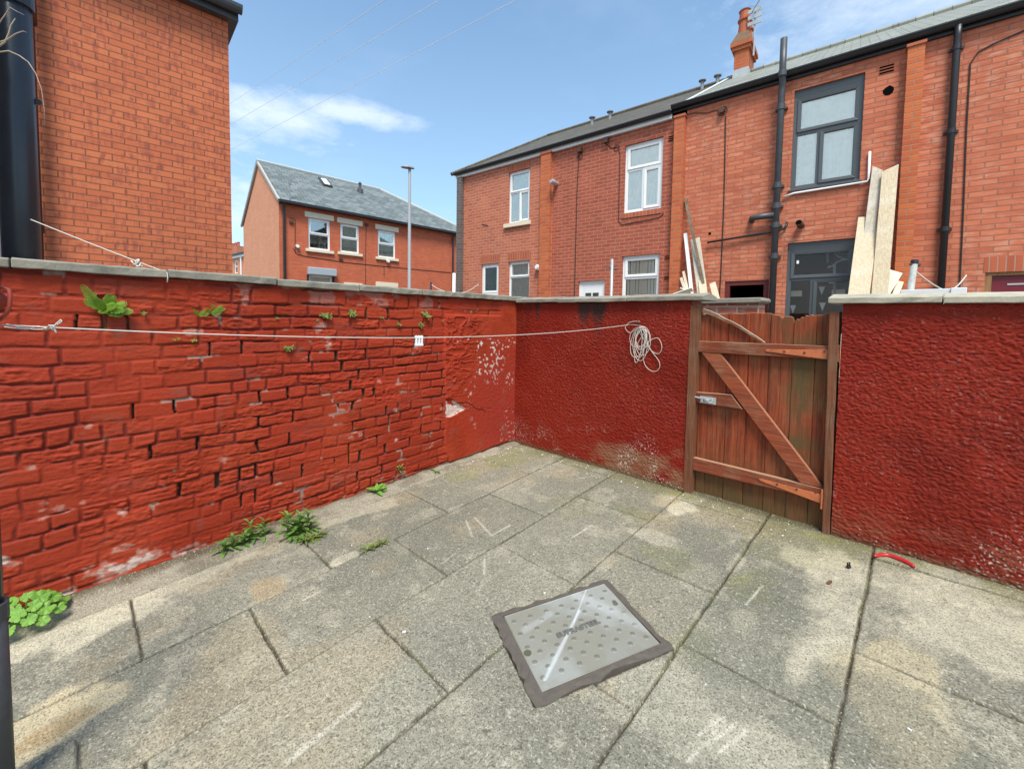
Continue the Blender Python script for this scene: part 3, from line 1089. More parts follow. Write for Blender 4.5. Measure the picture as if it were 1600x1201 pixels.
# ---------------------------------------------------------------- the gate and its posts
YG = 3.345
GX = lambda px, py, y=YG: (on_y(px, py, y)[0], on_y(px, py, y)[2])
gate = thing('gate', 'weathered red stained ledged and braced wooden gate, its board tops broken', 'gate', (-1.0, YG, -1.36))
tops = [  # outline of each board's top edge, in the photograph
    [(1097, 492), (1110, 490)], [(1111, 490), (1122, 491), (1139, 489)], [(1141, 489), (1158, 490), (1171, 489)], [(1173, 488), (1190, 489), (1204, 489)],
    [(1206, 490), (1214, 492), (1219, 493), (1222, 498)], [(1223, 498), (1226, 494), (1235, 494), (1239, 496), (1241, 504)],
    [(1242, 503), (1245, 498), (1249, 499), (1252, 495), (1256, 496), (1259, 492), (1264, 494), (1268, 491), (1272, 493), (1276, 491)], [(1278, 492), (1285, 492), (1292, 489), (1301, 488)]]
mb = MB()
edges = []
for i, tline in enumerate(tops):
    pts = [GX(*q) for q in tline]
    a, b = pts[0][0] - .0035, pts[-1][0] + .0035
    poly = [(a, -1.368), (b, -1.368)] + [(a if j == 0 else (b if j == len(pts) - 1 else p[0]), p[1]) for j, p in list(enumerate(pts))[::-1]]
    yo = (.006 if i % 2 else -.001) + rng.uniform(-.001, .001)
    mb.prism(poly, YG + yo, YG + .02 + yo)
mb.build('boards', MAT['gate_board_wood'], gate, bevel=.005)
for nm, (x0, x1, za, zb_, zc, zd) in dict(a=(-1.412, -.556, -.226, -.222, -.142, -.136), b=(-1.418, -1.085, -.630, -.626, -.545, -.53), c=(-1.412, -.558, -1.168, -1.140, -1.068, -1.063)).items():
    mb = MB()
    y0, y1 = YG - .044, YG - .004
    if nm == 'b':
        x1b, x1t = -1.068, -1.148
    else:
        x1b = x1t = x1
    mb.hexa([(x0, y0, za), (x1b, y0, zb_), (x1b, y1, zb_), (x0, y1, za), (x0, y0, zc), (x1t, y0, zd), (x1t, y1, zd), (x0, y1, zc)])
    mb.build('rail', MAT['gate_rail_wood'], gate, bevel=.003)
mb = MB()
mb.prism([(-1.378, -.229), (-1.24, -.229), (-.568, -1.055), (-.69, -1.0625)], YG - .040, YG - .004)
br = mb.build('brace', MAT['gate_brace_wood'], gate, bevel=.003)


def strap(tip, x0, x1, z0_, z1_, pz0, pz1, px0, px1):
    mb = MB()
    yf = YG - .050
    mb.prism([(tip[0], tip[1] - .008), (x1, z0_), (x1, z1_), (tip[0], tip[1] + .008), (tip[0] - .008, tip[1])], yf, YG - .0445)
    mb.box(px0, px1, yf - .002, yf + .01, pz0, pz1)
    mb.tube([(x1 + .004, yf - .004, pz0), (x1 + .004, yf - .004, pz1)], .008, 8)
    h_ = mb.build('hinge', MAT['hinge_paint'], gate, bevel=.001)
    for f in (.3, .62, .92):
        m2 = MB()
        bx = tip[0] + (x1 - tip[0]) * f
        m2.tube([(bx, yf, tip[1] + (.0 if f < .9 else .016)), (bx, yf - .004, tip[1] + (.0 if f < .9 else .016))], .007, 8)
        m2.build('screw', MAT['rusty_iron'], h_)


strap((-.925, -.185), -.9, -.566, -.222, -.158, -.232, -.125, -.556, -.518)
strap((-.93, -1.105), -.9, -.572, -1.158, -1.098, -1.19, -1.06, -.560, -.530)
mb = MB()
mb.box(-1.372, -1.252, YG - .049, YG - .0445, -.622, -.568)
mb.tube([(-1.47, YG - .058, -.578), (-1.27, YG - .058, -.588)], .007, 8)
mb.box(-1.355, -1.342, YG - .068, YG - .049, -.612, -.574)
mb.box(-1.285, -1.272, YG - .068, YG - .049, -.614, -.576)
mb.bar((-1.345, YG - .062, -.573), (-1.28, YG - .072, -.612), .016, .008)
mb.build('bolt', MAT['galvanised'], gate, bevel=.0015)
mb = MB()
la, lb = (-1.386, .098), (-.945, -.135)
pl = []
for i in range(9):
    f = i / 8
    pl.append((la[0] + (lb[0] - la[0]) * f, la[1] + (lb[1] - la[1]) * f + .018 * math.sin(f * math.pi) + rng.uniform(-.003, .003), .034 * (1 - .55 * f) + rng.uniform(-.002, .002)))
mb.prism([(x, z - t / 2) for x, z, t in pl] + [(x, z + t / 2) for x, z, t in pl[::-1]], YG - .030, YG - .006)
props(mb.build('brace', MAT['split_lath_wood'], gate, bevel=.002), 'split bent lath across the broken top corner')
for (xt0, xt1, xb0, xb1, zt_, lab) in ((-1.466, -1.398, -1.474, -1.411, .137, 'rough wooden gate post on the bolt side of the gate'), (-.580, -.530, -.556, -.518, .082, 'rough wooden gate post on the hinge side of the gate')):
    mb = MB()
    n = 10
    prev = None
    vs, fs = [], []
    for i in range(n + 1):
        f = i / n
        z = -1.358 + (zt_ + 1.358) * f
        a, b = xb0 + (xt0 - xb0) * f + rng.uniform(-.002, .002), xb1 + (xt1 - xb1) * f + rng.uniform(-.002, .002)
        vs += [(a, YG - .065, z), (b, YG - .065, z), (b, YG + .03, z), (a, YG + .03, z)]
    for i in range(n):
        for j in range(4):
            fs.append((i * 4 + j, i * 4 + (j + 1) % 4, (i + 1) * 4 + (j + 1) % 4, (i + 1) * 4 + j))
    fs += [(3, 2, 1, 0), (n * 4, n * 4 + 1, n * 4 + 2, n * 4 + 3)]
    mb.add(vs, fs)
    props(mb.build('gate_post', MAT['gate_post_wood'], bevel=.004, origin=((xb0 + xb1) / 2, YG, -1.36)), lab, 'gate post', 'posts of the yard gate')

# ---------------------------------------------------------------- manhole cover
mc = sum(LID) / 4
manhole = thing('manhole_cover', 'rectangular steel drain cover with raised studs, set in a dark concrete surround', 'manhole cover', mc)
NF = N_FLOOR


def ring():
    mb = MB()
    outer, inner = [], []
    for i in range(4):
        a, b = FRM[i], FRM[(i + 1) % 4]
        c, d = LID[i], LID[(i + 1) % 4]
        for j in range(16):
            f = j / 16
            jit = np.array([rng.uniform(-1, 1), rng.uniform(-1, 1), 0]) * (.010 if 0 < j else .004)
            if i == 2 and 4 < j < 9:
                jit = jit + (c - a) * .25
            outer.append(a + (b - a) * f + jit)
            inner.append(c + (d - c) * f)
    n = len(outer)
    vs = []
    for o_, q in zip(outer, inner):
        cc = mc
        q_out = cc + (q - cc) * 1.012
        q_lip = cc + (q - cc) * 1.004
        vs += [o_ - NF * .035, o_ + NF * rng.uniform(.001, .005), (o_ + q_out) / 2 + NF * rng.uniform(.004, .009), q_out + NF * .007, q_lip + NF * .007, q_lip - NF * .02]
    fs = []
    for i in range(n):
        k = (i + 1) % n
        for j in range(5):
            fs.append((i * 6 + j, k * 6 + j, k * 6 + j + 1, i * 6 + j + 1))
    mb.add(vs, fs)
    mb.build('surround', MAT['concrete_frame'], manhole)


ring()
e1 = _n(LID[1] - LID[0] + LID[2] - LID[3])
e2 = _n(np.cross(e1, -NF))
e2 = e2 if e2 @ (LID[3] - LID[0]) > 0 else -e2
LL = (np.linalg.norm(LID[1] - LID[0]) + np.linalg.norm(LID[2] - LID[3])) / 2
LW = (np.linalg.norm(LID[3] - LID[0]) + np.linalg.norm(LID[2] - LID[1])) / 2


def make_lid():
    a = np.linspace(-LL / 2, LL / 2, 300)
    b = np.linspace(-LW / 2, LW / 2, 240)
    A, B = np.meshgrid(a, b)
    sp = LL * .148
    h = np.zeros(A.shape)
    for r in range(-6, 7):
        for c in range(-6, 7):
            for o_ in (0, .5):
                x, y = (c + o_) * sp, (r + o_) * sp * .985
                if abs(x) > LL / 2 - .02 or abs(y) > LW / 2 - .02 or (abs(y) < .03 and abs(x) < .14):
                    continue
                d = np.hypot(A - x, B - y)
                h = np.maximum(h, .0042 * sstep(.0135, .0075, d))
    rim = np.minimum(LL / 2 - np.abs(A), LW / 2 - np.abs(B))
    st = sstep(0, .003, h)
    h = h + .002 * sstep(.006, .003, rim) - (fbm(A * 5, B * 5, 500, 3) - .5) * .003
    C = np.ones(A.shape + (3,)) * np.array([.235, .235, .20])
    C = lerp(C, np.array([.29, .295, .27]), sstep(.42, .62, fbm(A * 6, B * 6, 501, 4)) * .7)
    C = lerp(C, np.array([.215, .20, .155]), sstep(.46, .66, fbm(A * 5 + 4, B * 5, 502, 4)) * .6)
    C = lerp(C, np.array([.13, .13, .105]), np.clip(st * .8, 0, 1))
    # one long pale scuff across the lid, and fainter ones beside it

    def scuff(p, q, wd, amt):
        nonlocal C
        P_, Q_ = [np.array([(on_floor(*s) - mc) @ e1, (on_floor(*s) - mc) @ e2]) for s in (p, q)]
        t = np.clip(((A - P_[0]) * (Q_ - P_)[0] + (B - P_[1]) * (Q_ - P_)[1]) / ((Q_ - P_) @ (Q_ - P_)), 0, 1)
        dd = np.hypot(A - P_[0] - t * (Q_ - P_)[0], B - P_[1] - t * (Q_ - P_)[1])
        C = lerp(C, np.array([.58, .61, .63]), (1 - sstep(wd * .2, wd * (.6 + .8 * fbm(A * 9, B * 9, 503, 3)), dd)) * amt)
    scuff((852, 1062), (905, 955), .013, .5)
    scuff((897, 972), (916, 922), .006, .4)
    scuff((900, 930), (1020, 985), .05, .2)
    scuff((820, 985), (860, 960), .03, .18)
    C = lerp(C, np.array([.05, .055, .02]), (np.hypot(A + LL * .46, B + LW * -.06) < .018) * .8)
    C = lerp(C, np.array([.05, .055, .02]), (np.hypot(A - LL * .44, B + LW * .16) < .014) * .8)
    C *= (1 + (vnoise(A * 300, B * 300, 504) - .5) * .10)[..., None]
    base = mc + NF * .004
    P = base + A[..., None] * e1 + B[..., None] * e2 + h[..., None] * NF
    # turned-down edge of the plate
    P[0] -= NF * .015
    P[-1] -= NF * .015
    P[:, 0] -= NF * .015
    P[:, -1] -= NF * .015
    lid = sheet('lid', P, C, MAT['galvanised_lid'], manhole, flip=True)
    cu = bpy.data.curves.new('lettering', 'FONT')
    cu.body = 'SUPRASTEEL'
    cu.size = .038
    cu.extrude = .0022
    cu.bevel_depth = .0008
    cu.offset = .0012
    cu.space_character = 1.12
    cu.align_x = 'CENTER'
    cu.align_y = 'CENTER'
    to = bpy.data.objects.new('lettering', cu)
    COL.objects.link(to)
    dg = bpy.context.evaluated_depsgraph_get()
    me = bpy.data.meshes.new_from_object(to.evaluated_get(dg))
    bpy.data.objects.remove(to)
    m = np.eye(4)
    m[:3, 0], m[:3, 1], m[:3, 2] = e1, -e2, NF
    pos = sum(on_floor(*q) for q in ((874, 992), (933, 974))) / 2
    m[:3, 3] = pos + NF * .0055 - WM[manhole][:3, 3]
    vs = np.array([v.co[:] for v in me.vertices]) @ m[:3, :3].T + m[:3, 3]
    me.vertices.foreach_set('co', vs.astype(np.float32).ravel())
    me.name = 'lettering'
    me.materials.clear()
    link_mesh('lettering', me, MAT['lettering_grey'], lid)


make_lid()

# ---------------------------------------------------------------- building helpers


def hdir(px):
    return _n(cam_dir(px, CY - ((-.015) * (px - CX) + .0504 * F_PX)))


def wall_grid(mb, x0, x1, z0, z1, openings, y=0., depth=.10):
    """a wall face with real openings and their reveals"""
    xs = sorted({x0, x1, *[v for o in openings for v in o[:2]]})
    zs = sorted({z0, z1, *[v for o in openings for v in o[2:]]})
    xs = [v for v in xs if x0 <= v <= x1]
    zs = [v for v in zs if z0 <= v <= z1]
    for a, b in zip(xs[:-1], xs[1:]):
        for c, d in zip(zs[:-1], zs[1:]):
            mx, mz = (a + b) / 2, (c + d) / 2
            if any(o[0] < mx < o[1] and o[2] < mz < o[3] for o in openings):
                continue
            mb.add([(a, y, c), (b, y, c), (b, y, d), (a, y, d)], [(0, 1, 2, 3)])
    for a, b, c, d in openings:
        for q in (((a, c), (a, d)), ((b, d), (b, c)), ((a, d), (b, d)), ((b, c), (a, c))):
            (ax, az), (bx, bz) = q
            mb.add([(ax, y, az), (bx, y, bz), (bx, y + depth, bz), (ax, y + depth, az)], [(0, 1, 2, 3)])


def bars(mb, x0, x1, z0, z1, w, y0, y1):
    """mitred rectangular frame"""
    p = [(x0, z0), (x1, z0), (x1, z1), (x0, z1)]
    q = [(x0 + w, z0 + w), (x1 - w, z0 + w), (x1 - w, z1 - w), (x0 + w, z1 - w)]
    for i in range(4):
        j = (i + 1) % 4
        a, b, c, d = p[i], p[j], q[j], q[i]
        mb.hexa([(a[0], y0, a[1]), (b[0], y0, b[1]), (c[0], y0 + .008, c[1]), (d[0], y0 + .008, d[1]), (a[0], y1, a[1]), (b[0], y1, b[1]), (c[0], y1, c[1]), (d[0], y1, d[1])])


def window(house, fr, r, y=.07, frame_mat='white_upvc', style='T', w=.055, glass='window_glass', behind=None, split=.33, mull=.5, depth=.35, back='room_reflected_red'):
    x0, x1, z0, z1 = r
    mb = MB(fr)
    bars(mb, x0, x1, z0, z1, w, y - .012, y + .045)
    zi = z1 - (z1 - z0) * split
    panes = []
    if style in ('T', 'sash', 'two'):
        mb.box(x0 + w, x1 - w, y - .008, y + .045, zi - w * .45, zi + w * .45)
        bars(mb, x0 + w * .8, x1 - w * .8, zi + w * .3, z1 - w * .8, w * .75, y - .028, y + .02)
        panes.append((x0 + w * 1.4, x1 - w * 1.4, zi + w * .9, z1 - w * 1.4))
        if style == 'T':
            xm = x0 + (x1 - x0) * mull
            mb.box(xm - w * .45, xm + w * .45, y - .008, y + .045, z0 + w, zi - w * .45)
            bars(mb, xm + w * .2, x1 - w * .8, z0 + w * .8, zi - w * .3, w * .75, y - .028, y + .02)
            panes.append((x0 + w, xm - w * .45, z0 + w, zi - w * .45))
            panes.append((xm + w * .8, x1 - w * 1.4, z0 + w * 1.4, zi - w * .9))
        else:
            panes.append((x0 + w, x1 - w, z0 + w, zi - w * .45))
    else:
        panes.append((x0 + w, x1 - w, z0 + w, z1 - w))
    o = mb.build('window', MAT[frame_mat], house, bevel=.003)
    for a, b, c, d in panes:
        p = MB(fr)
        p.box(a - .005, b + .005, y + .012, y + .018, c - .005, d + .005)
        p.build('pane', MAT[glass], o)
    # the room behind: side, back and floor of a shallow dark box
    p = MB(fr)
    a, b, c, d = x0 + .01, x1 - .01, z0 + .01, z1 - .01
    yy0, yy1 = y + .05, y + depth + .4
    p.add([(a, yy0, c), (b, yy0, c), (b, yy0, d), (a, yy0, d), (a, yy1, c), (b, yy1, c), (b, yy1, d), (a, yy1, d)], [(4, 5, 6, 7), (0, 4, 7, 3), (1, 2, 6, 5), (0, 1, 5, 4), (3, 7, 6, 2)])
    p.build('room_behind', MAT[back], o)
    if behind:
        p = MB(fr)
        if behind == 'blind':                           # vertical slats
            k = int((x1 - x0 - 2 * w) / .075)
            for i in range(k + 1):
                x = x0 + w + .01 + (x1 - x0 - 2 * w - .02) * (i + .5) / (k + 1)
                p.bar((x, y + .05, z0 + .02), (x + rng.uniform(-.012, .012), y + .05, z1 - .02), .072, .004, side=(.22, 1, 0))
            p.build('blind', MAT['blind_white'], o)
        else:                                           # a net curtain in soft folds
            n = 60
            for i in range(n + 1):
                x = x0 + .02 + (x1 - x0 - .04) * i / n
                yy = y + .035 + .008 * math.sin(i * .9) + .006 * math.sin(i * .37)
                p.v += [(x, yy, z0 + .01), (x, yy, z1 - .01)]
                if i:
                    p.f.append([2 * i - 2, 2 * i, 2 * i + 1, 2 * i - 1])
                    p.mi.append(0)
            p.build('curtain', MAT['curtain_white'], o, smooth=True)
    return o


def soldier(house, fr, x0, x1, z0, z1):
    mb = MB(fr)
    mb.box(x0, x1, -.004, .09, z0, z1)
    return mb.build('brick_lintel', MAT['soldier_brick'], house)


def tubepart(name, matn, house, fr, pts, r, n=10, smooth=True):
    mb = MB(fr)
    mb.tube(pts, r, n)
    return mb.build(name, MAT[matn], house, smooth=False if n < 6 else smooth)


# ---------------------------------------------------------------- the terrace across the alley
ROW_D = 7.6
rt = -hdir(-32)
RO = at_depth(1290, 505, ROW_D)
ZG = -1.0
ROW = Frame((RO[0], RO[1], 0), rt)
q = lambda px, py, y=0.: ROW.loc(px, py, y)
xA0, xAB, xBC, xCD, xD1 = q(717, 400)[0], q(862, 400)[0], q(1066, 400)[0], q(1404, 300)[0], q(1404, 300)[0] + 4.6
EAVE = (q(1050, 186, 0)[2] + q(760, 268, 0)[2]) / 2
EAVE2 = (q(1300, 108, 0)[2] + q(1560, 33, 0)[2]) / 2


def row_house(name_label, x0, x1):
    return thing('terraced_house', name_label, 'house', ROW.world(((x0 + x1) / 2, 0, ZG)), ROW)


def row_shell(h, x0, x1, eave, openings, matn, side_l=False, side_r=False, depth=7.0, ridge=None):
    mb = MB(ROW)
    wall_grid(mb, x0, x1, ZG - .3, eave, openings)
    rb = MB(ROW)
    rb.add([(x0, depth, ZG - .3), (x1, depth, ZG - .3), (x1, depth, eave), (x0, depth, eave)], [(1, 0, 3, 2)])
    rb.build('rear_wall', MAT[matn], h)
    if side_l:
        mb.add([(x0, 0, ZG - .3), (x0, 0, eave), (x0, depth, eave), (x0, depth, ZG - .3)], [(0, 1, 2, 3)])
    if side_r:
        mb.add([(x1, 0, ZG - .3), (x1, 0, eave), (x1, depth, eave), (x1, depth, ZG - .3)], [(3, 2, 1, 0)])
        if ridge:
            mb.add([(x1, 0, eave), (x1, depth, eave), (x1, depth / 2, ridge)], [(0, 1, 2)])
    return mb.build('wall', MAT[matn], h)


def pilaster(h, x0, x1, z1, out=.12, matn='pilaster_brick', cap=True):
    mb = MB(ROW)
    mb.box(x0, x1, -out, -.001, ZG - .3, z1)
    p = mb.build('pilaster', MAT[matn], h)
    if cap:
        mb = MB(ROW)
        mb.box(x0 - .015, x1 + .015, -out - .02, -.002, z1, z1 + .045)
        mb.build('cap', MAT['terracotta'], p)
    return p


# roof geometry shared by the row: the ridge is 3.5 m behind the face
RY = 3.5
pr = q(1000, 168.5, RY)
ZR_OLD, ZR_NEW = pr[2], q(1300, 74, RY)[2]
ZR = ZR_OLD


def eaves(h, x0, x1, e, white):
    mb = MB(ROW)
    if white:
        mb.box(x0, x1, -.07, -.002, e - .005, e + .085)
        mb.build('fascia', MAT['white_upvc'], h)
        z0_, z1_ = e + .065, e + .135
        out0, out1 = -.175, -.071
    else:
        mb.box(x0, x1, -.05, -.002, e - .005, e + .10)
        mb.build('fascia', MAT['black_plastic'], h)
        z0_, z1_ = e + .045, e + .125
        out0, out1 = -.16, -.051
    mb = MB(ROW)
    n = 8
    ring_ = [(out0 + (out1 - out0) * (.5 - .5 * math.cos(math.pi * i / n)), z1_ - (z1_ - z0_) * math.sin(math.pi * i / n)) for i in range(n + 1)]
    ring_ = [(out0 - .008, z1_ + .008), (out0 - .008, z1_ - .014)] + ring_[1:]
    vs = [(x0, y, z) for y, z in ring_] + [(x1, y, z) for y, z in ring_]
    k = len(ring_)
    mb.add(vs, [(i, i + 1, k + i + 1, k + i) for i in range(k - 1)] + [tuple(range(k)), tuple(range(2 * k - 1, k - 1, -1))])
    mb.build('gutter', MAT['black_plastic'], h, smooth=False)
    return z1_


def row_roof(h, x0, x1, ze, matn, hip=0., verge=None):
    mb = MB(ROW)
    y0 = -.11
    ye = 2 * RY + .11
    hx = x0 + hip
    mb.add([(x0, y0, ze), (x1, y0, ze), (x1, RY, ZR), (hx, RY, ZR)], [(0, 1, 2, 3)])
    mb.add([(x0, ye, ze), (x1, ye, ze), (x1, RY, ZR), (hx, RY, ZR)], [(1, 0, 3, 2)])
    if hip:
        mb.add([(x0, y0, ze), (hx, RY, ZR), (x0, ye, ze)], [(0, 1, 2)])
    o = mb.build('roof', MAT[matn], h)
    t = MB(ROW)
    t.tube([(hx, RY, ZR + .01), (x1, RY, ZR + .01)], .07, 8)
    if hip:
        t.tube([(x0, y0, ze + .01), (hx, RY, ZR + .01)], .06, 8)
    t.build('ridge_tiles', MAT[matn], o)
    return o


def cable(h, pts, r=.007, matn='cable_black', y=-.012, name='cable'):
    return tubepart(name, matn, h, ROW, [(p[0], y, p[2]) for p in pts], r, 5)


def air_brick(h, px0, px1, py0, py1):
    r = ROW.rect((px0, py0), (px1, py0 - (px1 - px0) * .2), (px0, py1), (px1, py1 - (px1 - px0) * .15))
    mb = MB(ROW)
    x0, x1, z0, z1 = r
    mb.box(x0, x1, -.004, .02, z0, z1)
    o = mb.build('air_brick', MAT['terracotta'], h)
    mb = MB(ROW)
    for k in range(3):
        z = z0 + (z1 - z0) * (k + .5) / 3
        mb.box(x0 + .01, x1 - .01, -.008, -.0045, z - (z1 - z0) * .09, z + (z1 - z0) * .09)
    mb.build('slot', MAT['dark_void'], o)


# ---- house A (far left)
hA = row_house('brick terraced house at the far left end of the row, under a hipped brown roof', xA0, xAB)
wA1 = ROW.rect((793.8, 270.6), (827.7, 261.4), (795, 350.5), (827.5, 344))
dA = ROW.rect((752, 413), (779, 411), (752, 466), (779, 466))
dA = (dA[0], dA[1], ZG, dA[3])
wA2 = ROW.rect((794, 409.5), (826.8, 406), (794, 480), (826.8, 480))
row_shell(hA, xA0, xAB, EAVE, [wA1, dA, wA2], 'terrace_brick_left', side_l=True)
window(hA, ROW, wA1, glass='sky_glass', behind='curtain', split=.40)
window(hA, ROW, wA2, style='two', glass='window_glass', behind='curtain', split=.34)
x0, x1, z0, z1 = dA
zi = z1 - .86
mb = MB(ROW)
bars(mb, x0, x1, z0, z1, .06, .05, .12)
bars(mb, x0 + .05, x1 - .05, zi, z1 - .05, .06, .035, .09)
mb.box(x0 + .05, x1 - .05, .04, .09, z0, zi - .01)
dd = mb.build('door', MAT['white_upvc'], hA, bevel=.003)
mb = MB(ROW)
mb.box(x0 + .11, x1 - .11, .06, .07, zi + .06, z1 - .11)
mb.build('pane', MAT['dark_glass'], dd)
mb = MB(ROW)
mb.box((x0 + x1) / 2 - .02, (x0 + x1) / 2 + .10, .034, .041, zi - .62, zi - .22)
mb.build('pane', MAT['grey_iron'], dd)
mb = MB(ROW)
mb.box(x0 + .02, x1 - .02, .3, .32, z0, z1)
mb.build('room_behind', MAT['dark_void'], dd)
for r, hgt in ((wA1, .24), (dA, .25), (wA2, .25)):
    soldier(hA, ROW, r[0] - .04, r[1] + .04, r[3] + .002, r[3] + hgt)
mb = MB(ROW)
mb.box(wA1[0] - .12, wA1[1] + .06, -.07, .06, wA1[2] - .11, wA1[2] - .002)
mb.build('sill', MAT['cream_stone'], hA, bevel=.004)
pilaster(hA, xA0, xA0 + .20, EAVE - .01, .12, 'sooty_brick', False)
p_ = q(853, 300)[0]
pilaster(hA, p_ - .1, xAB - .02, EAVE - .03, .12)
eaves(hA, xA0 - .1, xAB, EAVE, True)
hipx = q(848, 217, RY)[0] - xA0
row_roof(hA, xA0 - .25, xAB, EAVE + .14, 'brown_tile', hip=max(1.2, hipx + .25))
p = q(842, 418)
mb = MB(ROW)
mb.tube([(p[0], .0, p[2]), (p[0], -.09, p[2])], .075, 16)
mb.tube([(p[0], -.091, p[2]), (p[0], -.13, p[2])], .05, 14)
mb.build('flue_terminal', MAT['white_upvc'], hA, smooth=False)
cable(hA, [q(*s) for s in ((753, 350), (763, 353))], .008)

# ---- house B
hB = row_house('old dark brick terraced house with three pane white bedroom window and half glazed white door', xAB, xBC)
wB1 = ROW.rect((976.6, 228.3), (1036.5, 212.3), (973.8, 334.2), (1033.6, 324.5))
wB2 = ROW.rect((971.8, 401), (1030.3, 395.4), (970, 500), (1028, 500))
dB = ROW.rect((904, 439.7), (944.7, 437), (903, 470), (944, 470))
dB = (dB[0], dB[1], ZG, dB[3])
row_shell(hB, xAB, xBC, EAVE, [wB1, wB2, dB], 'terrace_brick_old')
window(hB, ROW, wB1, glass='sky_glass', behind='curtain', split=.37, w=.075)
window(hB, ROW, wB2, style='two', glass='dark_glass', behind='blind', split=.34, w=.075, back='cellar_grey')
x0, x1, z0, z1 = dB
mb = MB(ROW)
bars(mb, x0, x1, z0, z1, .085, .05, .12)
mb.box(x0 + .084, x1 - .084, .06, .10, z0, z1 - .084)
dd = mb.build('door', MAT['white_upvc'], hB, bevel=.004)
for k in (0, 1):
    xa = x0 + .18 + k * (x1 - x0 - .36) * .56
    mb = MB(ROW)
    mb.box(xa, xa + (x1 - x0 - .36) * .44, .052, .059, z1 - .58, z1 - .30)
    mb.build('pane', MAT['grey_iron'], dd)
mb = MB(ROW)
mb.box(wB1[0] - .03, wB1[1] + .0, -.02, .06, wB1[2] - .12, wB1[2] - .002)
mb.build('sill', MAT['soldier_brick'], hB, bevel=.004)
soldier(hB, ROW, wB2[0] - .05, wB2[1] + .05, wB2[3] + .002, wB2[3] + .02)
pilaster(hB, q(1053, 300)[0], xBC - .01, EAVE - .05, .13)
eaves(hB, xAB, q(1051, 186)[0], EAVE, True)
row_roof(hB, xAB, xBC - .01, EAVE + .14, 'brown_tile')
for s in ((1044, 1055, 213, 222), (1038, 1049, 400, 407), (1037, 1048, 432, 438)):
    air_brick(hB, *s)
for s in ((949, 221), (908, 235.6)):
    p = q(*s)
    mb = MB(ROW)
    mb.box(p[0] - .07, p[0] + .05, -.09, -.001, p[2] - .05, p[2] + .05)
    mb.bar((p[0] + .0, -.05, p[2]), (p[0] + .14, -.16, p[2] + .03), .02, .02, side=(0, 0, 1))
    mb.build('cable_bracket', MAT['rusty_iron'], hB, bevel=.008)
cable(hB, [q(*s) for s in ((905, 242), (902, 300), (900, 380), (898, 461), (897, 480))], .011)
cable(hB, [q(*s) for s in ((948, 226), (957, 232), (966, 230), (969, 240), (968, 290), (967, 345), (972, 351), (1000, 346), (1030, 340), (1037, 334))], .008)
for s in ((907, 243), (964, 230)):
    p = q(*s)
    cable(hB, [(p[0] + .07 * math.cos(a * .6), 0, p[2] - .02 + .07 * math.sin(a * .6)) for a in range(12)], .006)
p = q(868.5, 288)
mb = MB(ROW)
mb.tube([(p[0] + .03, 0, p[2]), (p[0] + .03, -.20, p[2])], .06, 14)
mb.tube([(p[0] + .03, -.201, p[2]), (p[0] + .03, -.29, p[2])], [.075, .045], 14)
mb.build('flue_terminal', MAT['galvanised'], hB)
for s in ((925, 188), (953, 180)):
    p = q(s[0], s[1] + 6, 2.6)
    p[2] = EAVE + .14 + 2.71 / (RY + .11) * (ZR - EAVE - .14)
    mb = MB(ROW)
    mb.tube([(p[0], 2.6, p[2] - .15), (p[0], 2.6, p[2] + .20)], .045, 10)
    mb.tube([(p[0], 2.6, p[2] + .205), (p[0], 2.6, p[2] + .23), (p[0], 2.6, p[2] + .26)], [.10, .10, .04], 12)
    mb.build('roof_vent', MAT['lamp_grey'], hB)

# ---- house C
ZR = ZR_NEW
hC = row_house('terraced house under renovation with dark grey windows and a tall black soil pipe', xBC, xCD)
wC1 = ROW.rect((1241.6, 143.5), (1352, 111), (1234.5, 297.5), (1343, 280.6))
wC2 = ROW.rect((1229.6, 380.6), (1338, 371), (1225.5, 530), (1334, 530))
dC = ROW.rect((1132, 439), (1200.7, 437.7), (1131, 500), (1200, 500))
dC = (dC[0], dC[1], ZG, dC[3])
row_shell(hC, xBC, xCD, EAVE2, [wC1, wC2, dC], 'terrace_brick_right')
for r, gl, be, sp in ((wC1, 'sky_glass', 'curtain', .40), (wC2, 'dark_glass', None, .34)):
    mb = MB(ROW)
    mb.box(r[0], r[1], .045, .11, r[3] - .105, r[3])
    mb.build('head_board', MAT['anthracite_upvc'], hC, bevel=.003)
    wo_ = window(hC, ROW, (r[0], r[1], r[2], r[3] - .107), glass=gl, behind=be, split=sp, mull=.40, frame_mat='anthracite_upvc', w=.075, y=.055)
for px, py, w_, h_ in ((1246.5, 409.5, .035, .06), (1250, 438, .07, .03), (1299, 441, .08, .03)):
    p = q(px, py, .06)
    mb = MB(ROW)
    mb.box(p[0] - w_ / 2, p[0] + w_ / 2, .058, .064, p[2] - h_ / 2, p[2] + h_ / 2)
    mb.build('sticker', MAT['tape_sky_white'], wo_)
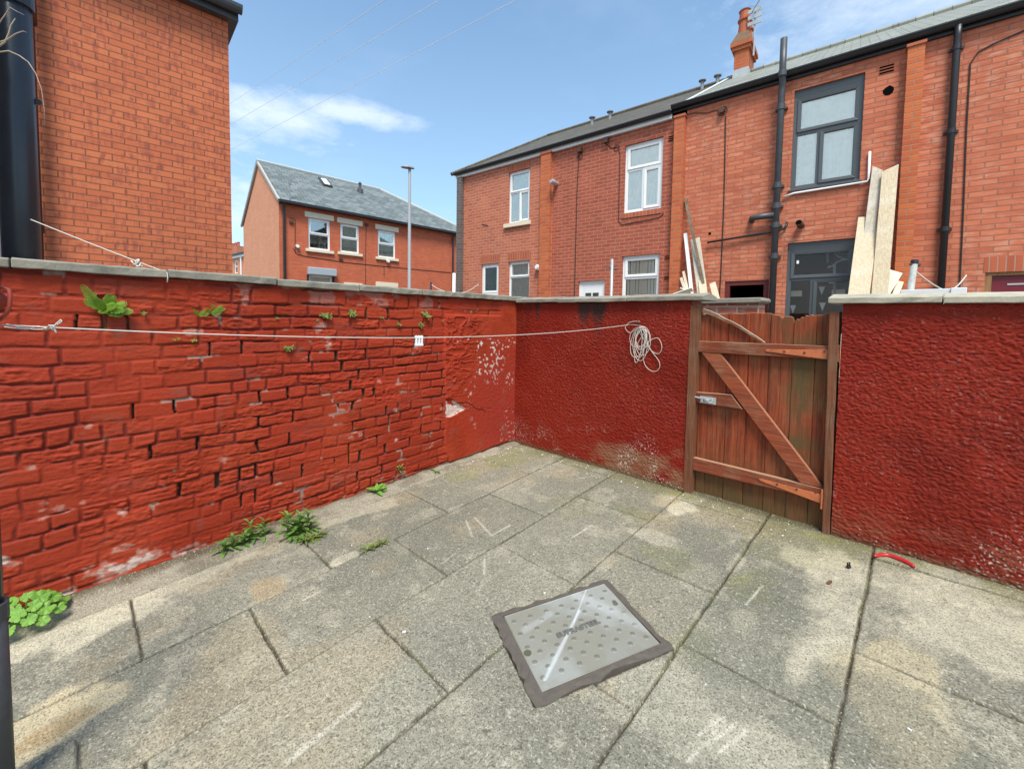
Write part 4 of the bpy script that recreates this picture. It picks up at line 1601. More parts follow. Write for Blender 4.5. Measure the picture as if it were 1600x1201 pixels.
# added behind the lower panes: pale shapes imitating reflections in the glass
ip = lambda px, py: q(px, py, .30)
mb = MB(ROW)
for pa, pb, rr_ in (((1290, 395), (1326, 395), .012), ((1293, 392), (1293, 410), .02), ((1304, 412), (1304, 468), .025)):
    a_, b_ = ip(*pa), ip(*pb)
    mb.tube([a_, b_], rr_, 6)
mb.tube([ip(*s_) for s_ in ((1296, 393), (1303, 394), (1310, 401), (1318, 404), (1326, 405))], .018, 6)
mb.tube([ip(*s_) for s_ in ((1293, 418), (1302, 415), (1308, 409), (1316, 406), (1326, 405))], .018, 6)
mb.build('bracket_reflection', MAT['pipe_grey'], wo_)
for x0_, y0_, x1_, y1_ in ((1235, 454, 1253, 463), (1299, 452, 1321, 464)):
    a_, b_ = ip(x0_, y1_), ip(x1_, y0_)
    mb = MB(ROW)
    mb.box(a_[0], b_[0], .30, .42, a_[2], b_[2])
    mb.build('box_reflection', MAT['cream_stone'], wo_)
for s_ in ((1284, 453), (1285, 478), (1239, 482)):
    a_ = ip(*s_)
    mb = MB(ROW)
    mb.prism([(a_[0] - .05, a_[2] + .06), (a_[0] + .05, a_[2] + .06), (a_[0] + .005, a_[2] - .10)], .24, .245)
    mb.build('flag_reflection', MAT['white_paint'], wo_)
mb = MB(ROW)
mb.box(wC1[0] - .03, wC1[1] + .03, -.035, .05, wC1[2] - .035, wC1[2] - .002)
mb.build('sill', MAT['anthracite_upvc'], hC, bevel=.004)
x0, x1, z0, z1 = dC
mb = MB(ROW)
mb.box(x0, x0 + .09, .02, .12, z0, z1)
mb.box(x1 - .09, x1, .02, .12, z0, z1)
mb.box(x0 + .09, x1 - .09, .02, .12, z1 - .09, z1)
dd = mb.build('door_frame', MAT['dark_red_paint'], hC, bevel=.004)
mb = MB(ROW)
p = MB(ROW)
p.add([(x0, .12, z0), (x1, .12, z0), (x1, .12, z1), (x0, .12, z1), (x0, 2.6, z0), (x1, 2.6, z0), (x1, 2.6, z1), (x0, 2.6, z1)], [(4, 5, 6, 7), (0, 4, 7, 3), (1, 2, 6, 5), (0, 1, 5, 4), (3, 7, 6, 2)])
p.build('room_behind', MAT['dark_void'], dd)
eaves(hC, q(1051, 186)[0] + .002, xCD + .3, EAVE2, False)
row_roof(hC, xBC, xCD, EAVE2 + .13, 'green_slate')
# white verge strip where the two roofs meet
mb = MB(ROW)
mb.bar((xBC + .02, -.10, EAVE2 + .155), (xBC + .02, RY, ZR + .03), .09, .02, side=(0, 0, 1))
mb.build('verge_strip', MAT['white_upvc'], hC)
# soil pipe
SY = -.13
sp = [q(*s, SY) for s in ((1227, 62), (1222, 122), (1216, 250), (1213, 340), (1206, 500))]
sx = float(np.mean([p[0] for p in sp[2:4]]))
mb = MB(ROW)
mb.tube([(sx, SY, ZG - .1), (sx, SY, EAVE2 - .22), (sx + .01, SY - .02, EAVE2 - .12), (sx + .01, -.235, EAVE2 + .04), (sx + .01, -.24, q(1226, 60, -.24)[2])], .056, 14)
soil = mb.build('soil_pipe', MAT['grey_iron'], hC, smooth=True)
for pz in ((1222, 120), (1219, 168), (1214, 290), (1212, 322), (1211, 352), (1209, 400)):
    z = q(*pz, SY)[2]
    mb = MB(ROW)
    yy = -.238 if pz[1] < 150 else SY
    mb.tube([(sx + (.01 if yy < SY else 0), yy, z - .05), (sx + (.01 if yy < SY else 0), yy, z + .05)], .068, 14)
    if yy == SY:
        mb.box(sx - .10, sx + .10, -.06, -.005, z - .02, z + .02)
    mb.build('pipe_collar', MAT['grey_iron'], soil)
bz = q(1192, 338, SY)[2]
bx = q(1174, 338, SY)[0]
tubepart('branch_pipe', 'grey_iron', soil, ROW, [(sx - .03, SY, bz), (bx + .08, SY, bz - .005), (bx + .01, SY + .02, bz - .01), (bx - .01, SY + .13, bz - .02)], .055, 14)
a, b, c, d = q(1105, 379, -.06), q(1211, 361.5, -.06), q(1228, 357, -.06), q(1229, 352, -.06)
tubepart('waste_pipe', 'black_iron', hC, ROW, [(a[0], -.06, a[2]), (b[0], -.06, b[2]), (c[0] - .04, -.06, c[2] + .0), (c[0], -.06, c[2] + .05), (d[0], 0, d[2] + .06)], .022, 8)
p = q(1252, 353)
tubepart('flue_pipe', 'rusty_iron', hC, ROW, [(p[0], .02, p[2]), (p[0] - .02, -.24, p[2] + .02)], .055, 14)
mb = MB(ROW)
mb.tube([(p[0] - .0205, -.2405, p[2] + .02), (p[0] - .0206, -.2425, p[2] + .02)], .044, 14)
mb.build('flue_opening', MAT['dark_void'], hC)
pts = [q(*s) for s in ((1224, 309), (1240, 303), (1355, 284.5), (1357, 280), (1359, 238))]
tubepart('overflow_pipe', 'white_upvc', hC, ROW, [(p_[0], -.035, p_[2]) for p_ in pts], .019, 8)
p = q(1388, 142.5)
mb = MB(ROW)
mb.prism([(p[0] + .085 * math.cos(i * .7) * rng.uniform(.75, 1.1), p[2] + .085 * math.sin(i * .7) * rng.uniform(.75, 1.1)) for i in range(9)], -.003, .01)
mb.build('wall_hole', MAT['dark_void'], hC)
p = q(1109, 365)
mb = MB(ROW)
mb.prism([(p[0] + .03 * math.cos(i * .9), p[2] + .03 * math.sin(i * .9)) for i in range(7)], -.003, .01)
mb.build('wall_hole', MAT['dark_void'], hC)
air_brick(hC, 1373, 1398, 104, 117)
p = q(1129, 174)
mb = MB(ROW)
mb.tube([(p[0], 0, p[2]), (p[0], -.10, p[2])], .06, 10)
mb.build('cable_bracket', MAT['rusty_iron'], hC)
cable(hC, [q(*s) for s in ((1134, 182), (1133, 250), (1131, 330), (1127, 420), (1124, 475))], .011)
cable(hC, [(p[0] + .09 * math.cos(a_ * .6), 0, p[2] + .09 * math.sin(a_ * .6)) for a_ in range(12)], .006)
cable(hC, [q(*s) for s in ((1070, 180), (1085, 177), (1105, 177), (1122, 172))], .006)
for s in ((1097, 133), (1121, 123)):
    p = q(s[0], s[1] + 6, 3.3)
    p[2] = EAVE2 + .13 + 3.41 / (RY + .11) * (ZR - EAVE2 - .13)
    mb = MB(ROW)
    mb.tube([(p[0], 3.3, p[2] - .15), (p[0], 3.3, p[2] + .18)], .045, 10)
    mb.tube([(p[0], 3.3, p[2] + .185), (p[0], 3.3, p[2] + .21), (p[0], 3.3, p[2] + .24)], [.10, .10, .04], 12)
    mb.build('roof_vent', MAT['lamp_grey'], hC)
# chimney
CYR = RY
cl, cr = q(1146, 118, CYR - .3), q(1167, 112, CYR - .3)
cx0, cx1 = cl[0], cr[0] + .02
ztop = q(1156, 79, CYR - .3)[2]
mb = MB(ROW)
mb.box(cx0, cx1, CYR - .3, CYR + .5, ZR - .6, ztop)
mb.box(cx0 - .05, cx1 + .05, CYR - .35, CYR + .55, ztop, ztop + .09)
mb.box(cx0 - .09, cx1 + .09, CYR - .39, CYR + .59, ztop + .091, ztop + .19)
chim = mb.build('chimney', MAT['pilaster_brick'], hC, bevel=.006)
mb = MB(ROW)
mb.add([(cx0 - .09, CYR - .39, ztop + .191), (cx1 + .09, CYR - .39, ztop + .191), (cx1 + .09, CYR + .59, ztop + .191), (cx0 - .09, CYR + .59, ztop + .191),
        (cx0 + .04, CYR - .2, ztop + .52), (cx1 - .04, CYR - .2, ztop + .52), (cx1 - .04, CYR + .4, ztop + .52), (cx0 + .04, CYR + .4, ztop + .52)],
       [(0, 1, 5, 4), (1, 2, 6, 5), (2, 3, 7, 6), (3, 0, 4, 7), (4, 5, 6, 7)])
mb.build('chimney_cap', MAT['mossy_brick'], chim)
mb = MB(ROW)
mb.box(cx0 - .02, cx1 + .02, CYR - .325, CYR + .525, ZR - .4, ZR + .02)
mb.build('lead_flashing', MAT['lead_grey'], chim)
for k, dyy in enumerate((-.05, .32)):
    px_ = (cx0 + cx1) / 2
    zb_ = ztop + .5
    mb = MB(ROW)
    hh = .62 if k == 0 else .5
    mb.tube([(px_, CYR + dyy, zb_), (px_, CYR + dyy, zb_ + hh * .55), (px_, CYR + dyy, zb_ + hh * .58), (px_, CYR + dyy, zb_ + hh * .64), (px_, CYR + dyy, zb_ + hh * .66), (px_, CYR + dyy, zb_ + hh * .94), (px_, CYR + dyy, zb_ + hh)],
            [.155, .13, .165, .165, .13, .125, .15], 14)
    mb.build('chimney_pot', MAT['terracotta'], chim)
mb = MB(ROW)
ax = cx1 + .10
mb.tube([(ax, CYR - .2, ztop - .2), (ax, CYR - .2, ztop + .95)], .022, 8)
for dz_ in (.62, .78, .94):
    mb.box(ax - .16, ax + .16, CYR - .24, CYR - .22, ztop + dz_ - .045, ztop + dz_ + .045)
mb.tube([(ax - .1, CYR - .2, ztop + .9), (ax + .55, CYR - .9, ztop + 1.22)], .012, 6)
for k in range(6):
    f = k / 5
    c_ = np.array((ax - .1 + .65 * f, CYR - .2 - .7 * f, ztop + .9 + .32 * f))
    mb.tube([c_ + np.array((.13, .12, 0)), c_ - np.array((.13, .12, 0))], .006, 5)
mb.build('television_aerial', MAT['lead_grey'], chim)

# ---- house D
hD = row_house('terraced house at the right end with a maroon door and black downpipe', xCD, xD1)
dD = ROW.rect((1538, 427), (1640, 421), (1537, 480), (1640, 480))
dD = (dD[0], dD[0] + .98, ZG, dD[3])
row_shell(hD, xCD, xD1, EAVE2, [dD], 'terrace_brick_right', side_r=True, ridge=ZR)
x0, x1, z0, z1 = dD
mb = MB(ROW)
mb.box(x0, x0 + .075, .02, .12, z0, z1)
mb.box(x1 - .075, x1, .02, .12, z0, z1)
mb.box(x0 + .075, x1 - .075, .02, .12, z1 - .05, z1)
mb.build('door_frame', MAT['door_timber'], hD, bevel=.004)
mb = MB(ROW)
mb.box(x0 + .076, x1 - .076, .06, .10, z0, z1 - .051)
dd = mb.build('door', MAT['maroon_paint'], hD, bevel=.003)
mb = MB(ROW)
mb.box(x0 + .24, x0 + .56, .052, .059, z1 - .195, z1 - .17)
mb.build('letter_plate', MAT['lead_grey'], dd, bevel=.002)
soldier(hD, ROW, x0 - .02, x1 + .1, z1 + .002, z1 + .235)
pilaster(hD, q(1404, 300)[0], q(1404, 300)[0] + (q(1428, 200, -.13)[0] - q(1404, 200, -.13)[0]) + .02, EAVE2 - .07, .13)
eaves(hD, xCD + .302, xD1 + .15, EAVE2, False)
row_roof(hD, xCD + .002, xD1 + .1, EAVE2 + .13, 'green_slate')
px_ = (q(1496, 60, -.07)[0] + q(1471, 440, -.07)[0]) / 2
mb = MB(ROW)
mb.tube([(px_, -.07, ZG), (px_, -.07, EAVE2 - .25), (px_, -.08, EAVE2 - .10), (px_, -.11, EAVE2 + .06)], .045, 12)
dp = mb.build('downpipe', MAT['black_plastic'], hD, smooth=True)
for s in ((1494, 75), (1488, 205), (1476, 358)):
    z = q(*s, -.07)[2]
    mb = MB(ROW)
    mb.tube([(px_, -.07, z - .035), (px_, -.07, z + .035)], .054, 12)
    mb.box(px_ - .085, px_ + .085, -.03, -.003, z - .02, z + .02)
    mb.build('pipe_bracket', MAT['black_plastic'], dp)
cable(hD, [q(*s) for s in ((1640, 36), (1600, 48), (1550, 70), (1528, 82), (1516, 100), (1510, 200), (1505, 330), (1498, 475))], .010)

# ---------------------------------------------------------------- corner house across the street
ft = hdir(1500)
FO = at_depth(437, 440, 17.5)
FB = Frame((FO[0], FO[1], 0), ft)
g = lambda px, py, y=0.: FB.loc(px, py, y)
ZF = -1.0
fx1 = g(712, 420)[0] + 1.4
eF = g(437, 316)[2]
hF = thing('corner_house', 'red brick corner house with slate roof, pale gable end and three sash windows', 'house', FB.world((fx1 / 2, 2.5, ZF)), FB)
# gable end is at x = 0, running back from the viewer
def gloc(px, py):
    r = FB.Mi[:3, :3] @ cam_dir(px, py)
    o = FB.Mi[:3, 3]
    return o + r * ((0 - o[0]) / r[0])
gw = gloc(380, 343)[1]
gz = gloc(404, 256)
rf1 = FB.rect((482, 339.5), (516, 345), (481.6, 388.8), (515.5, 392))
rf2 = FB.rect((531.5, 348.7), (561, 352.7), (531.9, 394), (561, 396.4))
rf3 = FB.rect((590.5, 358.6), (617.9, 362.5), (590.5, 402), (617.9, 404))
rl1 = FB.rect((482, 429), (519, 432), (482, 470), (519, 472))
rl3 = FB.rect((589, 443), (620, 446), (589, 480), (620, 480))
ridge_y, ridge_z = gz[1], gz[2]
mb = MB(FB)
wall_grid(mb, 0, fx1, ZF, eF, [rf1, rf2, rf3, rl1, rl3])
mb.add([(fx1, 0, ZF), (fx1, gw, ZF), (fx1, gw, eF), (fx1, 0, eF)], [(0, 1, 2, 3)])
mb.add([(0, gw, ZF), (fx1, gw, ZF), (fx1, gw, eF), (0, gw, eF)], [(1, 0, 3, 2)])
mb.build('wall', MAT['corner_brick'], hF)
mb = MB(FB)
mb.add([(0, 0, ZF), (0, 0, eF), (0, ridge_y, ridge_z), (0, gw, eF), (0, gw, ZF)], [(0, 1, 2, 3, 4)])
mb.build('gable_wall', MAT['corner_gable_brick'], hF)
mb = MB(FB)
rx1 = g(594, 301, ridge_y)[0]
eo = -.22
ez = eF + .06
mb.add([(-.10, eo, ez), (fx1, eo, ez), (rx1, ridge_y, ridge_z + .12), (-.10, ridge_y, ridge_z + .12)], [(0, 1, 2, 3)])
mb.add([(-.10, gw + .2, ez), (fx1, gw + .2, ez), (rx1, ridge_y, ridge_z + .12), (-.10, ridge_y, ridge_z + .12)], [(1, 0, 3, 2)])
mb.add([(fx1, eo, ez), (fx1, gw + .2, ez), (rx1, ridge_y, ridge_z + .12)], [(0, 1, 2)])
rfo = mb.build('roof', MAT['grey_slate'], hF)
mb = MB(FB)
mb.tube([(-.1, ridge_y, ridge_z + .13), (rx1, ridge_y, ridge_z + .13), (fx1, eo, ez + .02)], .09, 8)
mb.build('ridge_tiles', MAT['lead_grey'], rfo)
mb = MB(FB)
for ya, yb_ in ((eo, ridge_y), (gw + .2, ridge_y)):
    mb.bar((-.05, ya, ez - .02), (-.05, yb_, ridge_z + .06), .10, .08, side=(1, 0, 0))
mb.build('barge_board', MAT['grey_stone'], rfo)
mb = MB(FB)
mb.box(-.05, fx1, eo - .10, eo + .02, ez - .10, ez + .015)
mb.box(-.02, fx1, -.20, -.003, ez - .09, ez - .02)
mb.build('gutter', MAT['black_plastic'], hF, bevel=.01)
slope = (ridge_z + .12 - ez) / (ridge_y - eo)
def onroof(px, py):
    r = FB.Mi[:3, :3] @ cam_dir(px, py)
    o = FB.Mi[:3, 3]
    n = np.array([0, -slope, 1.])
    return o + r * ((np.array([0, eo, ez]) - o) @ n) / (r @ n)
S = [onroof(*s) for s in ((495, 279), (514, 283), (521, 293.5), (502, 290))]
cs = sum(S) / 4
sx0, sx1 = min(S[0][0], S[3][0]) + .1, max(S[1][0], S[2][0]) - .1
sy0, sy1 = min(S[2][1], S[3][1]), max(S[0][1], S[1][1])
up = np.array([0, -slope, 1]) / math.hypot(1, slope)
def roofbox(mb, xa, xb, ya, yb_, h0, h1):
    P = []
    for h_ in (h0, h1):
        for x, y in ((xa, ya), (xb, ya), (xb, yb_), (xa, yb_)):
            P.append(np.array([x, y, ez + slope * (y - eo)]) + up * h_)
    mb.hexa(P)
mb = MB(FB)
roofbox(mb, sx0, sx1, sy0, sy1, -.05, .09)
sk = mb.build('skylight', MAT['grey_iron'], rfo, bevel=.01)
mb = MB(FB)
roofbox(mb, sx0 + .09, sx1 - .09, sy0 + .09, sy1 - .09, .091, .10)
mb.build('pane', MAT['tape_sky_white'], sk)  # the sky's reflection in the glass, put in as flat white
p = onroof(562.5, 300)
mb = MB(FB)
mb.tube([p - np.array((0, 0, .1)), p + np.array((0, 0, .12)), p + np.array((0, 0, .2)), p + np.array((0, 0, .38)), p + np.array((0, 0, .42)), p + np.array((0, 0, .52))], [.18, .15, .07, .06, .10, .03], 10)
mb.build('roof_vent', MAT['grey_iron'], rfo)
p = onroof(453, 312)
mb = MB(FB)
mb.tube([p, p + np.array((0, 0, .7))], .02, 6)
mb.box(p[0] - .07, p[0] + .07, p[1] - .03, p[1] + .03, p[2] + .62, p[2] + .85)
mb.build('roof_aerial', MAT['lamp_grey'], rfo)
for r, be, gl in ((rf1, None, 'sky_glass'), (rf2, 'blind', 'sky_glass'), (rf3, 'curtain', 'sky_glass')):
    w_ = window(hF, FB, r, style='sash', split=.5, behind=be, glass=gl, w=.075, y=.06, back='cellar_grey')
    mb = MB(FB)
    ww = r[1] - r[0]
    mb.box(r[0] - .14, r[1] + .16, -.04, .05, r[3] + .002, r[3] + .235)
    mb.build('lintel', MAT['cream_stone'], hF, bevel=.006)
    mb = MB(FB)
    mb.box(r[0] - .12, r[1] + .14, -.09, .05, r[2] - .12, r[2] - .002)
    mb.build('sill', MAT['cream_stone'], hF, bevel=.006)
window(hF, FB, rl1, style='plain', behind='blind', glass='dark_glass', w=.09, y=.05)
window(hF, FB, rl3, style='plain', behind='curtain', glass='window_glass', w=.09, y=.05)
sb = FB.rect((480.5, 417), (525, 421), (481, 429), (525, 432), y=-.1)
mb = MB(FB)
mb.box(sb[0], sb[1], -.24, -.002, sb[2], sb[3])
shb = mb.build('shutter_box', MAT['shutter_grey'], hF, bevel=.03)
mb = MB(FB)
for xx in (rl1[0] - .07, rl1[1] + .01):
    mb.box(xx, xx + .07, -.07, -.003, ZF, sb[2] - .002)
mb.build('shutter_rail', MAT['black_plastic'], shb)
for px0, px1, py0, py1 in ((537, 566, 441, 449), (587, 621.5, 440, 444)):
    a, b = g(px0, py0), g(px1, py1)
    mb = MB(FB)
    mb.box(a[0], b[0], -.05, .03, a[2] - .21, a[2])
    mb.build('lintel', MAT['cream_stone'], hF, bevel=.006)
for px in (443.5, 706.5):
    x = g(px, 400)[0]
    mb = MB(FB)
    mb.tube([(x, -.08, ZF), (x, -.08, eF - .2), (x, -.25, ez - .08)], .05, 10)
    mb.build('downpipe', MAT['black_plastic'], hF)
def fcable(*px, r=.012):
    tubepart('cable', 'cable_black', hF, FB, [(g(*s)[0], -.012, g(*s)[2]) for s in px], r, 5)
fcable((458, 388), (464, 397), (475, 400), (540, 410), (600, 416), (640, 420), (704, 426))
fcable((572, 352), (571, 400), (571, 450))
fcable((452, 340), (461, 343), (461, 395))
fcable((600, 416), (600, 432))
p = g(464, 385)
mb = MB(FB)
mb.tube([(p[0], 0, p[2]), (p[0], -.12, p[2])], .07, 10)
mb.build('vent_terminal', MAT['white_upvc'], hF)
p = g(605, 408)
mb = MB(FB)
mb.tube([(p[0], 0, p[2]), (p[0], -.15, p[2])], .08, 10)
mb.build('vent_terminal', MAT['white_upvc'], hF)
for s in ((532, 404), (572.5, 351), (455, 347)):
    p = g(*s)
    mb = MB(FB)
    mb.box(p[0] - .08, p[0] + .08, -.07, -.002, p[2] - .06, p[2] + .06)
    mb.build('junction_box', MAT['rusty_iron'], hF, bevel=.01)
# things on the first window's ledge
wx = g(501, 389)[0]
mb = MB(FB)
for k in range(5):
    xx = wx + k * .12
    hh = (.30, .16, .26, .18, .24)[k]
    mb.tube([(xx, .16, rf1[2] + .08), (xx, .16, rf1[2] + .08 + hh * .6), (xx, .16, rf1[2] + .08 + hh)], [.045, .045, .02], 8)
mb.build('ledge_bottle', MAT['white_paint'], hF)

# ---------------------------------------------------------------- the house to the left, its long brick wall
GT = hdir(1500)
GO = at_depth(360, 240, 5.8)
GF = Frame((GO[0], GO[1], 0), GT)
k_ = lambda px, py, y=0.: GF.loc(px, py, y)
gx0, gx1 = k_(30, 300)[0], 0.
gez = k_(359, 36)[2]
ZL = -1.85
hG = thing('brick_house', 'tall orange brick house wall rising behind the left end of the red wall', 'house', GF.world((gx0 / 2, 0, ZL)), GF)
mb = MB(GF)
mb.add([(gx0, 0, ZL), (gx1, 0, ZL), (gx1, 0, gez), (gx0, 0, gez)], [(0, 1, 2, 3)])
mb.add([(gx1, 0, ZL), (gx1, 6, ZL), (gx1, 6, gez), (gx1, 0, gez)], [(0, 1, 2, 3)])
mb.add([(gx0, 0, ZL), (gx0, 6, ZL), (gx0, 6, gez), (gx0, 0, gez)], [(3, 2, 1, 0)])
mb.add([(gx0, 6, ZL), (gx1, 6, ZL), (gx1, 6, gez), (gx0, 6, gez)], [(3, 2, 1, 0)])
mb.build('wall', MAT['gable_brick'], hG)
mb = MB(GF)
mb.add([(gx0 - .1, -.18, gez + .17), (gx1 + .15, -.18, gez + .17), (gx1 + .15, 3, gez + 1.9), (gx0 - .1, 3, gez + 1.9), (gx1 + .15, 6.2, gez + .17), (gx0 - .1, 6.2, gez + .17)], [(0, 1, 2, 3), (3, 2, 4, 5)])
mb.add([(gx1 + .1, -.1, gez + .12), (gx1 + .1, 6, gez + .12), (gx1 + .1, 3, gez + 1.8)], [(0, 1, 2)])
mb.build('roof', MAT['grey_slate'], hG)
mb = MB(GF)
mb.box(gx0 - .1, gx1 + .10, -.12, -.003, gez - .002, gez + .16)
mb.box(gx1 + .003, gx1 + .10, .0, 6, gez - .002, gez + .16)
mb.build('fascia', MAT['grey_iron'], hG)
mb = MB(GF)
n = 8
ring_ = [(-.25 + .13 * (.5 - .5 * math.cos(math.pi * i / n)), gez + .16 - .10 * math.sin(math.pi * i / n)) for i in range(n + 1)]
vs = [(gx0 - .1, y, z) for y, z in ring_] + [(gx1 + .13, y, z) for y, z in ring_]
kk = n + 1
mb.add(vs, [(i, i + 1, kk + i + 1, kk + i) for i in range(n)] + [tuple(range(kk)), tuple(range(2 * kk - 1, kk - 1, -1))])
mb.build('gutter', MAT['grey_iron'], hG)

# ---------------------------------------------------------------- our own house wall and the pipes at the left edge
mb = MB()
mb.box(-5.22, -3.50, -.82, -.55, -1.95, 4.3)
props(mb.build('house_wall', MAT['white_render'], origin=(-3.4, -.6, -1.95)), 'white rendered house wall seen edge on at the far left, behind the black pipes', 'wall')


def upright(pts_px, d, r, zb, zt, x_px):
    p = at_depth(x_px[0], x_px[1], d)
    return p


bp = at_depth(26, 200, 2.46)
big = thing('drainpipe', 'thick black drainpipe rising behind the red wall at its left end', 'drainpipe', (bp[0], bp[1], -1.85))
mb = MB()
mb.tube([(bp[0], bp[1], -1.85), (bp[0], bp[1], 3.6)], .080, 24)
mb.build('pipe', MAT['black_iron'], big, smooth=True)
z = at_depth(26, 8, 2.46)[2]
mb = MB()
mb.tube([(bp[0], bp[1], z - .03), (bp[0], bp[1], z + .12)], .092, 24)
mb.build('collar', MAT['black_iron'], big, smooth=False)
z = at_depth(26, 152, 2.46)[2]
mb = MB()
mb.tube([(bp[0] - .30, bp[1] + .02, z + .10), (bp[0] - .13, bp[1] + .05, z + .03), (bp[0] + .0, bp[1] + .088, z)], .018, 10)
mb.build('overflow_spout', MAT['black_iron'], big)
b2 = at_depth(52, 250, 4.5)
thin = thing('drainpipe', 'slimmer glossy black downpipe between the thick pipe and the orange brick wall', 'drainpipe', (b2[0], b2[1], -1.85))
mb = MB()
zs_ = at_depth(52, 130, 4.5)[2]
mb.tube([(b2[0], b2[1], -1.85), (b2[0], b2[1], 5.2)], .050, 16)
mb.build('pipe', MAT['black_plastic'], thin, smooth=True)
z = at_depth(52, 20, 4.5)[2]
mb = MB()
mb.tube([(b2[0], b2[1], z - .15), (b2[0], b2[1], z + .5)], .068, 16)
mb.build('collar', MAT['rusty_iron'], thin, smooth=True)
z = at_depth(60, 345, 4.5)[2]
mb = MB()
mb.tube([(b2[0], b2[1], z - .12), (b2[0], b2[1], z)], .062, 16)
mb.build('collar', MAT['black_plastic'], thin)
yp = at_depth(-21, 1050, 1.35)
ydp = thing('drainpipe', 'grey black drainpipe at the bottom left corner beside the leafy plant', 'drainpipe', (yp[0], yp[1], -1.66))
zc = at_depth(0, 965, 1.35)[2]
mb = MB()
mb.tube([(yp[0], yp[1], -1.68), (yp[0], yp[1], zc)], .050, 18)
mb.build('pipe', MAT['grey_iron'], ydp, smooth=True)
mb = MB()
mb.tube([(yp[0], yp[1], zc - .01), (yp[0], yp[1], zc + .045)], .054, 18)
mb.build('collar', MAT['grey_iron'], ydp)
mb = MB()
mb.tube([(yp[0], yp[1], zc + .05), (yp[0], yp[1], 3.6)], .043, 18)
mb.build('pipe', MAT['black_plastic'], ydp, smooth=True)
hk = lambda px, py: at_depth(px, py, 1.36)
mb = MB()
mb.tube([hk(-14, 470), hk(-4, 470)], .030, 14)
mb.tube([hk(-8, 449), hk(6, 449), hk(14, 453), (hk(16, 462)), hk(15, 478), hk(10, 490), hk(0, 499), hk(-10, 501)], .0055, 10)
props(mb.build('rope_cleat', MAT['red_oxide'], smooth=True), 'red painted loop bracket on the pipe where the washing line is tied', 'bracket')
tw = lambda px, py, d=2.25: at_depth(px, py, d)
mb = MB()
root = tw(-30, 85)
mb.tube([root, tw(-5, 75), tw(8, 66), tw(14, 52), tw(17, 40), tw(24, 29)], [.006, .005, .004, .0035, .003, .0015], 6)
mb.tube([root, tw(-5, 68), tw(12, 62), tw(25, 53), tw(36, 49), tw(42, 51)], [.006, .004, .0035, .003, .002, .001], 6)
mb.tube([root, tw(-4, 82), tw(14, 80), tw(30, 87), tw(44, 97), tw(56, 115), tw(65, 140), tw(69, 170), tw(70, 196)], [.006, .004, .0035, .003, .0025, .002, .0016, .0013, .001], 6)
mb.tube([root, tw(-4, 40), tw(9, 22), tw(16, 12), tw(26, 18), tw(38, 24)], [.006, .003, .0025, .002, .0015, .001], 6)
props(mb.build('twig', MAT['twig_bark'], smooth=True), 'bare dry twig hanging in front of the thick black pipe, top left', 'twig')

# ---------------------------------------------------------------- washing lines
l0 = at_depth(-4, 507, 1.36)
l1 = on_y(985, 507, YB - .012)
lm = on_x(651, 530, -2.9)


def sag_line(a, b, s, n=40):
    a, b = np.array(a), np.array(b)
    return [a + (b - a) * t - np.array((0, 0, 4 * s * t * (1 - t))) for t in np.linspace(0, 1, n)]


def proj(p):
    c = R.T @ np.array(p)
    return CX + c[0] / c[2] * F_PX, CY + c[1] / c[2] * F_PX


best = min(np.linspace(0, .3, 61), key=lambda s: min(abs(proj(p)[1] - 528) + (abs(proj(p)[0] - 651) > 25) * 99 for p in sag_line(l0, l1, s)))
line = thing('washing_line', 'long white washing line strung across the yard from the pipe to the gate wall', 'washing line', l0)
pts = sag_line(l0, l1, best, 60)
mb = MB()
mb.tube(pts, .0022, 6)
mb.build('line', MAT['rope_white'], line, smooth=True)
kx = min(pts, key=lambda p: abs(proj(p)[0] - 75))
mb = MB()
D_ = at_depth
kp = D_(*proj(kx), (R.T @ kx)[2] - .008)
dk = (R.T @ kp)[2]
pk = proj(kp)
kq = lambda dx_, dy_, dd=0: at_depth(pk[0] + dx_, pk[1] + dy_, dk + dd)
mb.tube([kq(-72, -5), kq(-50, 0, .006), kq(-30, 3, -.004), kq(-12, 3), kq(0, 0, .01), kq(10, -6), kq(15, -10), kq(13, -12), kq(6, -6), kq(0, 1, -.006), kq(-8, 2, .006), kq(-22, -2), kq(-40, 3, .008), kq(-60, 1), kq(-75, -1)], .0019, 6)
mb.tube([kq(-2, -1, -.005), kq(3, 3), kq(6, 8)], .0026, 6)
mb.tube([kq(-9, 3, .008), kq(-5, -3, -.008), kq(1, -3, -.008), kq(4, 2), kq(-1, 4, .008)], .0030, 6)
mb.build('bow_knot', MAT['rope_white'], line, smooth=True)
coil = []
cc = on_y(1003, 528, YB - .02)
for i in range(210):
    t = i / 24 * 2 * math.pi
    turn = i / 210
    rx = .055 + .020 * math.sin(turn * 17) + .012 * math.sin(turn * 5)
    rz = .115 + .035 * math.sin(turn * 11 + 1)
    coil.append((cc[0] - .02 + .025 * math.sin(turn * 9) + rx * math.sin(t) + .018 * math.cos(t) * turn, YB - .016 - .010 * abs(math.sin(turn * 23)), cc[2] + .105 - rz + rz * math.cos(t) - .035 * turn))
end = [on_y(*s, YB - .014) for s in ((1006, 520), (1016, 545), (1030, 565), (1029, 577), (1020, 580), (1009, 572), (1005, 555), (1012, 535), (1027, 528), (1034, 540), (1030, 552), (1018, 548), (1006, 530), (995, 515), (985, 520), (977, 512), (985, 503), (1000, 502))]


